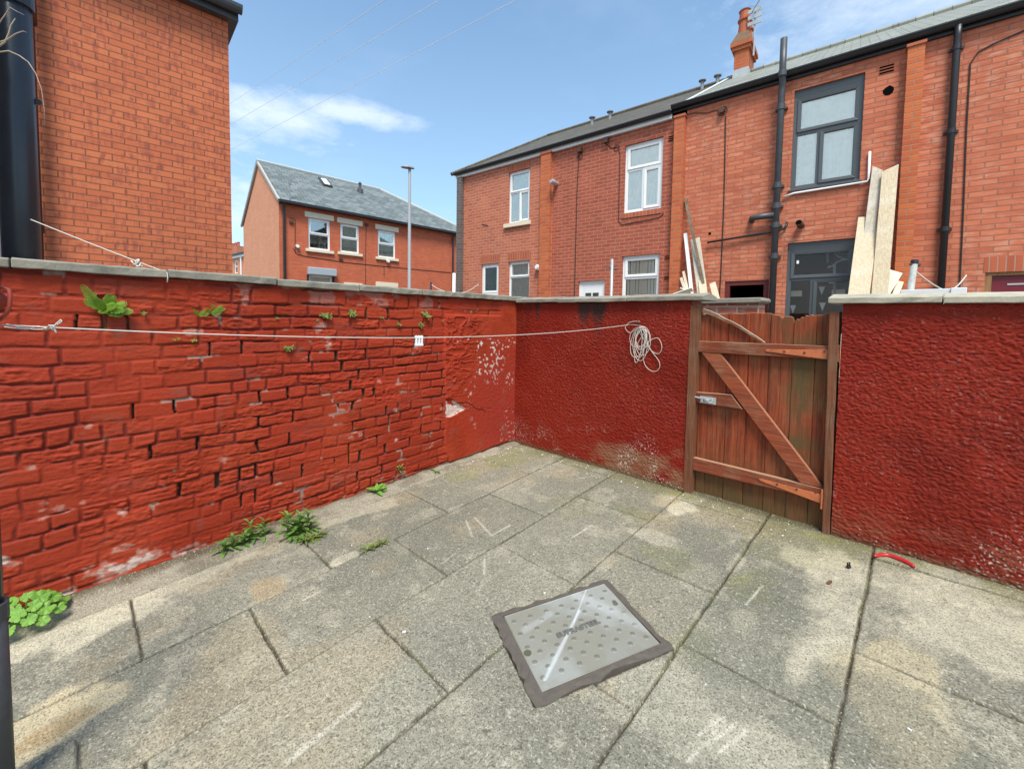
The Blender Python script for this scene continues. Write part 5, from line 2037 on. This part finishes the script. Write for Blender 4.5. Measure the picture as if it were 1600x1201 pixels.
def smooth_path(P, k=6):
    P = [np.array(p) for p in P]
    out = []
    for i in range(len(P) - 1):
        p0, p1, p2, p3 = P[max(i - 1, 0)], P[i], P[i + 1], P[min(i + 2, len(P) - 1)]
        for j in range(k):
            t = j / k
            out.append(.5 * (2 * p1 + (p2 - p0) * t + (2 * p0 - 5 * p1 + 4 * p2 - p3) * t * t + (3 * p1 - p0 - 3 * p2 + p3) * t ** 3))
    return out + [P[-1]]


mb = MB()
mb.tube([l1] + coil + smooth_path(end), .0022, 6)
mb.build('coiled_end', MAT['rope_white'], line, smooth=True)
mb = MB()
hkp = on_y(1000, 505, YB)
mb.tube([hkp + np.array((0, -.0, 0)), hkp + np.array((0, -.035, 0)), hkp + np.array((0, -.045, .015))], .005, 8)
mb.build('hook', MAT['rusty_iron'], line)
cp = min(pts, key=lambda p: abs(proj(p)[0] - 651))
i_ = [k for k, p in enumerate(pts) if p is cp][0]
ld = _n(pts[i_ + 1] - pts[i_ - 1])
lt = thing('line_tensioner', 'small white plastic line tightener hooked on the washing line', 'line tightener', cp - np.array((0, 0, .06)))
up_ = np.array((0, 0, 1.))
mb = MB()
for s in (-.017, 0., .017):
    mb.bar(cp + ld * s + up_ * .012, cp + ld * s - up_ * .042, .010, .012, side=np.cross(ld, up_))
mb.bar(cp - ld * .024 - up_ * .040, cp + ld * .024 - up_ * .040, .012, .013, side=np.cross(ld, up_))
mb.bar(cp - ld * .024 + up_ * .002, cp + ld * .024 + up_ * .002, .010, .014, side=np.cross(ld, up_))
mb.build('clip', MAT['white_upvc'], lt, bevel=.001)
u0 = at_depth(48, 343, 2.40)
u1 = on_x(261, 426, XW + .04)
line2 = thing('washing_line', 'short pale line from the thick black pipe down to the wall coping', 'washing line', u0)
pts2 = sag_line(u0, u1, .004, 16)
mb = MB()
mb.tube(pts2 + [u1 + np.array((0, .003, -.03)), u1 + np.array((.0, .0, -.06))], .0032, 6)
mb.build('line', MAT['rope_white'], line2, smooth=True)
kp = min(pts2, key=lambda p: abs(proj(p)[0] - 215))
dk = (R.T @ kp)[2]
pk = (215, proj(kp)[1])
mb = MB()
mb.tube(smooth_path([kq(-10, -4), kq(-4, 2, -.006), kq(2, -4, -.012), kq(1, -6), kq(-3, -3, .006), kq(-1, 4, -.006), kq(3, 4, -.01), kq(4, -1), kq(-2, -4, -.012), kq(-2, 5), kq(2, 5, .004), kq(8, 4)], 4), .0042, 6)
mb.build('knot', MAT['rope_white'], line2, smooth=True)


# ---------------------------------------------------------------- plants
def leaf(mb, base, d, up, length, width, n=7, droop=.35, serr=0., fold=.25, tip=1.):
    """a pointed leaf blade, folded along its midrib and arching over"""
    d, up = _n(d), np.array(up, float)
    sd = _n(np.cross(d, up))
    upn = np.cross(sd, d)
    p = np.array(base, float)
    b0 = len(mb.v)
    step = length / n
    for i in range(n + 1):
        t = i / n
        wd = width * (math.sin(math.pi * min(1, t * .92 + .06)) ** .8) * (1 + serr * (1 if i % 2 else -1)) * .5
        if i == n:
            wd = width * .02
        mb.v += [tuple(p + sd * wd + upn * wd * fold), tuple(p), tuple(p - sd * wd + upn * wd * fold)]
        dd = _n(d * math.cos(droop * t * 1.6) - upn * math.sin(droop * t * 1.6))
        p = p + dd * step
    for i in range(n):
        for j in (0, 1):
            a = b0 + i * 3 + j
            mb.f.append([a, a + 1, a + 4, a + 3])
            mb.mi.append(mb.m)


def rosette(mb, c, nrm, n, length, width, rr, serr=.25, elev=(.25, 1.0), droop=.5):
    nrm = _n(nrm)
    a1 = _n(np.cross(nrm, (.3, .2, .9) if abs(nrm[2]) < .8 else (1, 0, 0)))
    a2 = np.cross(nrm, a1)
    for i in range(n):
        a = i * 2.399 + rr.uniform(-.3, .3)
        e = rr.uniform(*elev)
        d = (a1 * math.cos(a) + a2 * math.sin(a)) * math.cos(e) + nrm * math.sin(e)
        L_ = length * rr.uniform(.6, 1.1)
        leaf(mb, np.array(c) + nrm * .004, d, nrm, L_, width * rr.uniform(.7, 1.1), 7, droop * rr.uniform(.6, 1.3), serr, .2)


def stemmed(mb, c, h, n, length, width, rr, lean=(0, 0, 0), serr=.18):
    """an upright leafy stem"""
    top = np.array(c) + np.array((rr.uniform(-.02, .02), rr.uniform(-.02, .02), h)) + np.array(lean)
    mb.tube([c, (np.array(c) + top) / 2 + np.array((rr.uniform(-.006, .006), 0, 0)), top], [.003, .0025, .0015], 5)
    for i in range(n):
        f = .15 + .85 * i / (n - 1)
        p = np.array(c) + (top - np.array(c)) * f
        a = i * 2.399 + rr.uniform(-.4, .4)
        e = .15 + .75 * f
        d = (math.cos(a) * math.cos(e), math.sin(a) * math.cos(e), math.sin(e))
        leaf(mb, p, d, (0, 0, 1), length * (1.15 - .6 * f) * rr.uniform(.8, 1.15), width * (1.1 - .5 * f), 6, rr.uniform(.3, .7), serr, .25)


def lobed(mb, stalk, c, nrm, size, rr, lobes=5):
    """a rounded leaf with scalloped lobes on its own stalk"""
    nrm = _n(nrm)
    mb.tube([stalk, (np.array(stalk) + c) / 2 + np.array((0, 0, .012)), c], .0018, 5)
    a1 = _n(np.cross(nrm, (.2, .9, .1)))
    a2 = np.cross(nrm, a1)
    b0 = len(mb.v)
    mb.v.append(tuple(c))
    n = 40
    ph = rr.uniform(0, 6.28)
    for i in range(n):
        a = 2 * math.pi * i / n
        notch = 1 - .62 * math.exp(-((a - math.pi) / .22) ** 2)
        r = size * (.80 + .17 * abs(math.cos(a * lobes / 2)) + .06 * math.cos(a * lobes * 3)) * notch
        mb.v.append(tuple(np.array(c) + (a1 * math.cos(a + ph) + a2 * math.sin(a + ph)) * r + nrm * (.16 * r * math.cos(a * lobes) * .5 + .10 * r)))
    for i in range(n):
        mb.f.append([b0, b0 + 1 + i, b0 + 1 + (i + 1) % n])
        mb.mi.append(mb.m)


def frond(mb, base, d, up, length, rr, pairs=15, wmax=.055, droop=.5):
    """a fern frond: a rib with paired pinnae"""
    d = _n(d)
    sd = _n(np.cross(d, up))
    upn = np.cross(sd, d)
    p = np.array(base, float)
    rib = [p.copy()]
    dirs = []
    for i in range(pairs):
        t = i / pairs
        dd = _n(d * math.cos(droop * t) - upn * math.sin(droop * t))
        p = p + dd * length / pairs
        rib.append(p.copy())
        dirs.append(dd)
    mb.tube(rib, [.0016 * (1 - .7 * i / pairs) for i in range(pairs + 1)], 5)
    for i in range(1, pairs):
        t = i / pairs
        wl = wmax * (math.sin(math.pi * (t * .85 + .13)) ** .7)
        for s in (-1, 1):
            leaf(mb, rib[i], dirs[i] * .45 + sd * s + upn * .15 * rr.uniform(0, 1), upn, wl * rr.uniform(.85, 1.1), wl * .40, 6, .2, .4, .15)


def plant(name, mb, m, label, cat, group=None):
    o = mb.build(name, MAT[m])
    return props(o, label, cat, group)


wallp = lambda px, py, out=.0: on_x(px, py, XW + .003 + out)
rr = random.Random(3)
mb = MB()
b = wallp(163, 484)
for d, L_, wm, dr in (((.25, -.50, .85), .200, .036, .1), ((.30, .10, .80), .12, .034, .2), ((.30, .45, .60), .13, .036, .3), ((.35, .80, .38), .15, .038, .35), ((.40, .90, .05), .15, .038, .3),
                      ((.40, .70, -.25), .12, .034, .3), ((.30, -.75, .50), .13, .034, .2), ((.55, .35, .20), .12, .036, .4), ((.55, -.20, .30), .10, .034, .4), ((.5, .5, -.05), .13, .036, .3),
                      ((.45, .62, .25), .14, .036, .3), ((.4, -.35, .62), .12, .032, .2), ((.5, .2, .5), .11, .034, .3), ((.6, .1, -.1), .08, .03, .4)):
    frond(mb, b + np.array((0, rr.uniform(-.014, .014), rr.uniform(-.008, .008))), d, (1, 0, .3), L_ * .85, rr, 15, wm * .8, dr)
plant('fern', mb, 'fern_leaf', 'bright green fern tuft growing out of the upper left of the brick wall', 'fern')

sprouts = [  # px, py, size, what sets it apart
    (228, 489, .030, 'tiny green sprout in the open joint just right of the fern'),
    (322, 489, .075, 'pair of small ferns in the wall joint below the second coping joint'),
    (276, 530, .022, 'little wall weed under the washing line, left of the fern pair'),
    (304, 531, .022, 'tiny wall weed just below the fern pair, under the washing line'),
    (431, 496, .022, 'smallest weed tuft on the long open joint, at its left end'),
    (508, 493, .055, 'spreading olive weed midway along the long open joint'),
    (552, 491, .055, 'taller olive sprout right of the spreading weed in the long joint'),
    (597, 495, .026, 'low olive tuft between the taller sprout and the render edge'),
    (621, 507, .035, 'olive tuft below the long joint, left of the rendered patch'),
    (665, 492, .060, 'topmost olive weed beside the rendered patch'),
    (657, 507, .040, 'olive weed hanging under the topmost one beside the rendered patch'),
    (690, 501, .022, 'minute weed at the edge of the rendered patch'),
    (452, 545, .050, 'lone olive weed in the brickwork below the washing line'),
    (494, 500, .022, 'tiny tuft hanging under the spreading olive weed')]
for px, py, s, lab in sprouts:
    mb = MB()
    b = wallp(px, py + 2)
    n = 3 if s > .03 else 2
    for k in range(n):
        bb = b + np.array((.002, rr.uniform(-.6, .6) * s, rr.uniform(-.15, .35) * s))
        if 'fern' in lab and 'pair' in lab and 'small' in lab:
            for d in ((.6, .5, .5), (.6, -.4, .6), (.5, .8, .2)):
                frond(mb, b + np.array((0, (-.04, .03, .055)[k], (-.01, .0, .025)[k])), np.array(d) * (.6, .9, 1), (1, 0, .3), .060, rr, 10, .015, .3)
        else:
            rosette(mb, bb, (.85, 0, .5), 9 if s > .03 else 6, s * .72, s * .26, rr, .1, (.1, 1.1), .3)
    fresh = 'fern' in lab.split(' in ')[0] and 'pair' in lab.split(' in ')[0]
    plant('wall_weed', mb, 'fern_leaf' if fresh else 'olive_leaf', lab, 'weed', 'weeds in the wall joints')

ground_pt = lambda px, py: on_floor(px, py)
# bottom left: broad lobed leaves
mb = MB()
c0 = ground_pt(48, 972) + np.array((.05, .0, .01))
for i in range(30):
    a = i * 2.399
    r_ = .022 + .115 * math.sqrt(i / 30)
    hgt = .155 * (1 - (r_ / .155) ** 2) + .015
    p = c0 + np.array((math.cos(a) * r_ * 1.0, math.sin(a) * r_ * 1.05, hgt + rr.uniform(-.012, .012)))
    if p[0] < XW + .05:
        p[0] = XW + .05 + rr.uniform(0, .03)
    lobed(mb, c0 + np.array((rr.uniform(-.02, .02), rr.uniform(-.02, .02), 0)), p, (math.cos(a) * .55 + .25, math.sin(a) * .55 - .1, .8), rr.uniform(.026, .040), rr)
plant('leafy_plant', mb, 'bright_leaf', 'fresh green plant with broad lobed leaves at the foot of the wall, bottom left', 'plant')
mb = MB()
for dx_ in (-.035, -.01, .02, .035):
    stemmed(mb, ground_pt(370, 856) + np.array((.0, dx_ * 1.8, 0)), rr.uniform(.06, .11), 12, .085, .028, rr, (.015, dx_, 0))
plant('weed', mb, 'weed_leaf', 'leafy weed clump at the wall foot, left of the tallest clump', 'weed', 'weeds at the foot of the wall')
mb = MB()
for dx_ in (-.02, .015):
    stemmed(mb, ground_pt(405, 843) + np.array((.0, dx_ * 1.6, 0)), rr.uniform(.11, .15), 13, .085, .026, rr, (.0, dx_, 0))
plant('weed', mb, 'weed_leaf', 'slim upright weed between the low leafy clump and the tallest clump', 'weed', 'weeds at the foot of the wall')
mb = MB()
for k in range(9):
    stemmed(mb, ground_pt(462, 836) + np.array((rr.uniform(-.01, .05), rr.uniform(-.06, .09), 0)), rr.uniform(.08, .19), 13, .095, .030, rr, (rr.uniform(0, .03), rr.uniform(-.03, .03), 0), .3)
plant('weed', mb, 'weed_leaf', 'tallest and bushiest weed clump at the foot of the brick wall', 'weed', 'weeds at the foot of the wall')
mb = MB()
for k in range(3):
    rosette(mb, ground_pt(478 + 9 * k, 846 - 3 * k) + np.array((0, 0, .004)), (0, 0, 1), 15, .105, .013, rr, .5, (.15, .9), .5)
plant('weed', mb, 'olive_leaf', 'feathery low weed spreading over the slab in front of the bushiest clump', 'weed', 'weeds at the foot of the wall')
mb = MB()
for k in range(3):
    rosette(mb, ground_pt(574 + 12 * k, 860 - 5 * k) + np.array((0, 0, .004)), (0, 0, 1), 13, .075, .010, rr, .5, (.1, .9), .5)
plant('weed', mb, 'olive_leaf', 'small feathery weed alone in a slab joint, away from the wall', 'weed', 'weeds at the foot of the wall')
mb = MB()
rosette(mb, ground_pt(588, 772) + np.array((0, 0, .02)), (.2, -.1, 1), 9, .10, .036, rr, .05, (.5, 1.2), .6)
rosette(mb, ground_pt(600, 768) + np.array((0, 0, .005)), (.2, -.1, 1), 6, .07, .024, rr, .05, (.2, .7), .6)
plant('weed', mb, 'bright_leaf', 'broad leaved bright weed where the slabs meet the wall, mid length', 'weed', 'weeds at the foot of the wall')
mb = MB()
for k in range(2):
    stemmed(mb, wallp(622 + 5 * k, 737), .06, 7, .05, .018, rr, (.03, .0, 0))
plant('weed', mb, 'olive_leaf', 'sprig growing from the lowest brick course left of the rendered patch', 'weed', 'weeds at the foot of the wall')
mb = MB()
rosette(mb, ground_pt(676, 735) + np.array((.06, 0, .004)), (0, 0, 1), 9, .085, .02, rr, .1, (.1, .6), .5)
plant('weed', mb, 'weed_leaf', 'flat weed on the paving under the rendered patch', 'weed', 'weeds at the foot of the wall')
mb = MB()
rosette(mb, ground_pt(225, 907) + np.array((.0, 0, .004)), (0, 0, 1), 7, .04, .020, rr, .05, (.2, .9), .4)
plant('weed', mb, 'bright_leaf', 'single tiny seedling between wall and slabs, near the lobed plant', 'weed', 'weeds at the foot of the wall')

# ---------------------------------------------------------------- small things on the paving
pts = smooth_path([ground_pt(1365, 871) + NF * .010, ground_pt(1385, 869.5) + NF * .012, ground_pt(1405, 876) + NF * .012, ground_pt(1420, 883) + NF * .012, ground_pt(1429, 888) + NF * .010], 5)
mb = MB()
n = len(pts)
mb.tube(pts, [.004 + .009 * math.sin(math.pi * min(1, max(0, (i + .8) / n))) ** .5 for i in range(n)], 10)
props(mb.build('plastic_strip', MAT['red_plastic'], smooth=True), 'curved bright red plastic strip lying at the foot of the right hand wall', 'plastic strip')
mb = MB()
b = ground_pt(1326, 887) + NF * .008
mb.bar(b - e1 * .012, b + e1 * .012, .012, .014, side=NF)
mb.bar(b - e1 * .009 + NF * .004, b - e1 * .010 + NF * .026, .007, .008)
mb.bar(b + e1 * .008 + NF * .004, b + e1 * .007 + NF * .024, .007, .008)
props(mb.build('plastic_scrap', MAT['debris_black'], bevel=.001), 'small black two pronged scrap on the pale paving', 'scrap')
mb = MB()
leaf(mb, ground_pt(1293, 913) + NF * .006, e1, NF, .035, .020, 7, -.4, .1, .35)
props(mb.build('dead_leaf', MAT['dead_leaf']), 'curled brown dead leaf lying on a slab joint', 'leaf')
mb = MB()
for k in range(150):
    r_ = rr.random()
    if r_ < .45:
        p = np.array((XW + .03 + abs(rr.gauss(0, .14)), 3.25 - abs(rr.gauss(0, .6)), 0))
    elif r_ < .8:
        p = np.array((rr.uniform(-3.4, -.4), 3.25 - abs(rr.gauss(0, .12)), 0))
    else:
        p = np.array((rr.uniform(-3.2, .4), rr.uniform(.8, 3.2), 0))
    p[2] = floor_z(p[0], p[1]) + .004
    s = rr.uniform(.0015, .0042) * (1.6 if rr.random() < .08 else 1)
    a = rr.uniform(0, 3)
    d = np.array((math.cos(a), math.sin(a), 0))
    mb.bar(p - d * s * 1.3, p + d * s * 1.3, s * 1.6, s * 1.1, side=(0, 0, 1), ends=(rr.uniform(-.002, .002), rr.uniform(-.002, .002)))
props(mb.build('paint_flakes', MAT['white_paint'], origin=(-2, 3, -1.4)), kind='stuff')

# ---------------------------------------------------------------- across the alley: low wall, timber, posts
YL = 5.2
a = on_y(1060, 480, YL)
b = on_y(1193, 480, YL)
zt = on_y(1150, 474, YL)[2]
low = thing('boundary_wall', 'low weathered brick wall with grey coping seen over the gate', 'wall', ((a[0] + b[0]) / 2, YL + .1, -1.25))
mb = MB()
mb.box(a[0], b[0] - .05, YL, YL + .22, -1.3, zt)
mb.build('brickwork', MAT['old_low_brick'], low)
mb = MB()
mb.prism([(a[0], zt + .001), (b[0] - .02, zt + .001), (b[0], zt + .025), (b[0] - .015, zt + .06), (a[0], zt + .06)], YL - .05, YL + .27)
mb.build('coping_stone', MAT['coping_concrete'], low, bevel=.01)


def lean(name, matn, top, bot, wpx, t, y0, y1, label, group, extra=None, cut=0):
    p = ROW.loc(*top, y0)
    b_ = ROW.loc(*bot, y1)
    f = (ZG + .02 - p[2]) / (b_[2] - p[2])
    e = p + (b_ - p) * f
    wd = wpx / 655 * (R.T @ ROW.world(p))[2]
    mb = MB(ROW)
    mb.bar(p, e, wd, t, side=(0, 1, 0), ends=(cut, 0))
    o = mb.build(name, MAT[matn], bevel=.003)
    return props(o, label, 'timber', group)


G1, G2 = 'timber leaning by the grey windows', 'timber pile by the old dark house'
lean('plank', 'weathered_timber', (1371, 263), (1346, 465), 13, .022, -.05, -.62, 'grey stained plank with angled top, left of the two tallest', G1, cut=.05)
lean('plank', 'pale_timber', (1391, 263), (1374, 465), 19, .022, -.14, -.72, 'tallest pale plank with notched top, leaning against the brick pilaster', G1, cut=-.05)
lean('plank', 'pale_timber', (1357, 339), (1341, 465), 25, .020, -.22, -.80, 'widest smooth pale board, shorter than the two planks behind it', G1)
lean('plank', 'pale_timber', (1407, 440), (1396, 468), 8, .02, -.20, -.40, 'shortest narrow plank near the grey clothes post', G1)
p = ROW.loc(1394, 423, -.30)
b_ = ROW.loc(1367, 467, -.62)
f = (ZG + .02 - p[2]) / (b_[2] - p[2])
e = p + (b_ - p) * f
pn = thing('door_panel', 'cream moulded panel leaning askew in front of the tall pale planks', 'panel', ROW.world(e), ROW)
mb = MB(ROW)
mb.bar(p, e, .27, .035)
mb.build('panel', MAT['cream_stone'], pn, bevel=.006)
dv = _n(e - p)
sdv = np.cross(dv, (0, 1, 0))
mb = MB(ROW)
for s in (-.06, .05):
    for f_ in ((.10, .45), (.55, .9)):
        q0, q1 = p + dv * f_[0] + sdv * s, p + dv * f_[1] + sdv * s
        mb.bar(q0 + np.array((0, -.019, 0)), q1 + np.array((0, -.019, 0)), .05, .006)
mb.build('moulding', MAT['pale_timber'], pn, bevel=.002)
lean('stick', 'dark_timber', (1071, 311), (1103, 462), 4, .02, -.03, -.55, 'long thin dark stick leaning steeply beside the pilaster', G2)
lean('plank', 'white_paint', (1071, 365), (1081, 460), 5, .04, -.06, -.45, 'narrow white painted batten at the left of the pile', G2)
lean('plank', 'weathered_timber', (1086, 373), (1098, 462), 14, .018, -.12, -.55, 'broad mottled chipboard strip in the middle of the pile', G2)
lean('plank', 'pale_timber', (1097, 438), (1100, 464), 11, .02, -.45, -.62, 'short yellowish offcut in front of the chipboard strip', G2)
lean('plank', 'pale_timber', (1113, 442), (1120, 468), 9, .02, -.30, -.5, 'short pale offcut standing at the right of the pile', G2)
lean('plank', 'pale_timber', (1068, 424), (1076, 462), 4, .02, -.20, -.5, 'thin short lath at the left of the pile, the taller of two', G2)
lean('plank', 'weathered_timber', (1064, 434), (1074, 464), 4, .02, -.30, -.55, 'thin short lath at the far left of the pile, the lower of two', G2)
for i, (pa, pb, lab) in enumerate((((1052, 462), (1082, 452), 'whitish offcut lying tilted on the pile, the uppermost'), ((1050, 464), (1078, 459), 'whitish offcut lying lowest at the front of the pile'), ((1062, 452), (1088, 464), 'pale offcut lying crosswise on the pile'))):
    a_, b_ = ROW.loc(*pa, -.75 + .06 * i), ROW.loc(*pb, -.70 + .05 * i)
    mb = MB(ROW)
    mb.bar(a_, b_, .10, .02, side=(0, .7, .7))
    props(mb.build('offcut', MAT['weathered_timber'], bevel=.003), lab, 'timber', G2)
# what the offcuts lie on
a_, b_ = ROW.loc(1048, 470, -.75), ROW.loc(1090, 470, -.75)
mb = MB(ROW)
zz = a_[2] - .005
mb.hexa([(a_[0], -.9, ZG), (b_[0], -.9, ZG), (b_[0], -.5, ZG), (a_[0], -.5, ZG), (a_[0] + .03, -.88, zz), (b_[0] - .03, -.88, zz), (b_[0] - .03, -.52, zz), (a_[0] + .03, -.52, zz)])
props(mb.build('rubble_sack', MAT['pale_coping'], bevel=.05), 'full pale rubble sack under the whitish offcuts', 'sack')


def post(name, matn, top, bot, d, r, label, cat, cap=None, cross=None):
    t_ = at_depth(*top, d)
    b_ = at_depth(*bot, d)
    gz_ = ground_z(t_[1])
    f = (gz_ - t_[2]) / (b_[2] - t_[2])
    e = t_ + (b_ - t_) * f
    o = thing(name, label, cat, e)
    mb = MB()
    mb.tube([e, t_], r, 12)
    mb.build('pole', MAT[matn], o, smooth=True)
    if cap:
        mb = MB()
        mb.tube([t_ - (t_ - e) * .015, t_ + (t_ - e) * .012], r * 1.12, 12)
        mb.build('cap', MAT[cap], o)
    if cross:
        c_, hw = cross
        c_ = at_depth(*c_, d)
        s_ = R[:, 0] * hw
        mb = MB()
        mb.tube([c_ - s_, c_ + s_], r * .35, 8)
        mb.tube([c_ - s_ * .5 + np.array((0, 0, .03)), c_ + s_ * .8 - np.array((0, 0, .02))], r * .4, 8)
        mb.build('cleat', MAT['grey_iron'], o)
    return o


post('clothes_post', 'pipe_grey', (1429, 409), (1421, 466), 5.6, .036, 'grey metal clothes post with black cap behind the right hand wall', 'clothes post', 'black_plastic', ((1430, 413), .07))
post('clothes_post', 'galvanised', (956.5, 405), (955, 465), 7.0, .024, 'thin galvanised clothes post in front of the old dark house', 'clothes post', None, ((956, 420), .10))
post('clothes_post', 'white_upvc', (709.5, 427), (709, 462), 8.0, .030, 'short white post beyond the corner of the red walls', 'clothes post')
post('clothes_post', 'black_iron', (673.5, 441), (673, 462), 8.0, .018, 'short black rod left of the white post, tied with a line', 'clothes post')
p5 = [at_depth(*s, 5.6) for s in ((1437, 429), (1450, 439), (1466, 449), (1480, 454), (1493, 449), (1503, 439), (1510, 430))]
mb = MB()
mb.tube(smooth_path([at_depth(1428, 421, 5.6)] + p5, 4), .008, 6)
props(mb.build('washing_line', MAT['rope_white'], smooth=True), 'slack washing line hanging from the grey clothes post', 'washing line')
mb = MB()
mb.tube(smooth_path([at_depth(*s, 8.0) for s in ((673, 444), (684, 451), (697, 456), (709, 458), (724, 457), (735, 453), (748, 444))], 4), .008, 6)
props(mb.build('washing_line', MAT['rope_white'], smooth=True), 'slack line between the black rod and the far terraced house', 'washing line')
w0, w1 = on_y(1407, 453, 5.5), on_y(1511, 451, 5.5)
wb = thing('white_board', 'white board standing on edge behind the right hand wall', 'board', ((w0[0] + w1[0]) / 2, 5.5, ground_z(5.5)))
mb = MB()
mb.box(w0[0], w1[0] - .10, 5.50, 5.54, ground_z(5.5), w0[2])
mb.build('panel', MAT['white_paint'], wb, bevel=.004)
mb = MB()
mb.box(w1[0] - .099, w1[0], 5.485, 5.55, ground_z(5.5), w1[2] + .012)
mb.build('end_frame', MAT['white_upvc'], wb, bevel=.004)

# ---------------------------------------------------------------- street lamp, distant house, overhead cables
LD_ = 15.0
lb = at_depth(639.5, 470, LD_)
ltop = at_depth(639.5, 268, LD_)
lamp = thing('street_lamp', 'tall grey street lamp with a flat head, in front of the corner house', 'street lamp', (lb[0], lb[1], -.98))
mb = MB()
mb.tube([(lb[0], lb[1], -.98), (lb[0], lb[1], .3), (lb[0], lb[1], .32), (lb[0], lb[1], ltop[2])], [.085, .085, .062, .048], 14)
mb.build('pole', MAT['lamp_grey'], lamp, smooth=True)
hx = -R[:, 0] * .9 + R[:, 2] * -.35
hx = _n((hx[0], hx[1], 0))
hy = np.array((-hx[1], hx[0], 0))
mb = MB()
tp_ = np.array((lb[0], lb[1], ltop[2]))
prof = [(-.16, .05, .03), (-.05, .10, .05), (.08, .13, .055), (.22, .11, .035), (.30, .04, .02)]
vs = []
for s_, w_, h_ in prof:
    vs += [tp_ + hx * s_ + hy * w_ + np.array((0, 0, .03)), tp_ + hx * s_ - hy * w_ + np.array((0, 0, .03)), tp_ + hx * s_ - hy * w_ * .8 + np.array((0, 0, .03 + h_)), tp_ + hx * s_ + hy * w_ * .8 + np.array((0, 0, .03 + h_))]
fs = [(0, 1, 2, 3), (19, 18, 17, 16)]
for i in range(4):
    for j in range(4):
        fs.append((i * 4 + j, (i + 1) * 4 + j, (i + 1) * 4 + (j + 1) % 4, i * 4 + (j + 1) % 4))
mb.add(vs, fs)
mb.build('lamp_head', MAT['lamp_grey'], lamp)
DO = at_depth(372, 420, 34)
DF = Frame((DO[0], DO[1], 0), rt)
dq = lambda px, py, y=0.: DF.loc(px, py, y)
dx0, dx1 = dq(350, 420)[0], dq(386, 420)[0]
dez = dq(372, 399)[2]
dh = thing('distant_house', 'distant brick house end with chimney, glimpsed between the orange wall and the corner house', 'house', DF.world(((dx0 + dx1) / 2, 0, -1)), DF)
dw = DF.rect((366, 407), (371, 406), (366, 427), (371, 427))
mb = MB(DF)
wall_grid(mb, dx0, dx1, -1, dez, [dw])
mb.add([(dx1, 0, -1), (dx1, 6, -1), (dx1, 6, dez), (dx1, 0, dez)], [(0, 1, 2, 3)])
mb.build('wall', MAT['corner_gable_brick'], dh)
window(dh, DF, dw, style='sash', split=.5, behind='curtain', w=.08, glass='window_glass')
mb = MB(DF)
mb.box(dx0, dx1, -.12, -.002, dez - .2, dez)
mb.build('fascia', MAT['white_upvc'], dh)
mb = MB(DF)
mb.box(dx0, dx1 + .1, -.26, -.05, dez + .002, dez + .12)
mb.build('gutter', MAT['black_plastic'], dh)
mb = MB(DF)
mb.add([(dx0, -.2, dez + .1), (dx1, -.2, dez + .1), (dx1, 3, dez + .6), (dx0, 3, dez + .6), (dx1, 6.2, dez + .1), (dx0, 6.2, dez + .1)], [(0, 1, 2, 3), (3, 2, 4, 5)])
mb.build('roof', MAT['grey_slate'], dh)
c0_, c1_ = dq(358, 395, 3)[0], dq(375, 395, 3)[0]
zc_ = dq(368, 386, 3)[2]
mb = MB(DF)
mb.box(c0_, c1_, 2.7, 3.4, dez, zc_)
dc = mb.build('chimney', MAT['terrace_brick_left'], dh)
for k in range(4):
    xx = c0_ + (c1_ - c0_) * (.15 + .23 * k)
    mb = MB(DF)
    mb.tube([(xx, 3.05, zc_), (xx, 3.05, zc_ + .32), (xx, 3.05, zc_ + .36), (xx, 3.05, zc_ + .44)], [.12, .10, .13, .13], 10)
    mb.build('chimney_pot', MAT['terracotta'], dc)
x_ = dq(378.5, 420)[0]
mb = MB(DF)
mb.tube([(x_, -.08, -1), (x_, -.08, dez)], .06, 8)
mb.build('downpipe', MAT['white_upvc'], dh)
for (a_, b_, far, lab) in (((600, 0), (515, 57), 150, 'overhead cable crossing the sky, nearest the tall orange wall'), ((685, 0), (450, 140), 60, 'overhead cable crossing the sky, the middle of three'), ((805, 0), (480, 170), 60, 'overhead cable crossing the sky, furthest right and longest of three')):
    a_, b_ = np.array(a_, float), np.array(b_, float)
    d_ = b_ - a_
    P0 = at_depth(*(a_ - d_ * 1.2), 9)
    P1 = at_depth(*(a_ + d_ * (1.75 if d_[0] < -100 else 3.0)), 34)
    mb = MB()
    mb.tube(sag_line(P0, P1, .05, 24), .0085, 5)
    props(mb.build('overhead_cable', MAT['cable_pale'], smooth=True), lab, 'cable', 'cables in the sky')
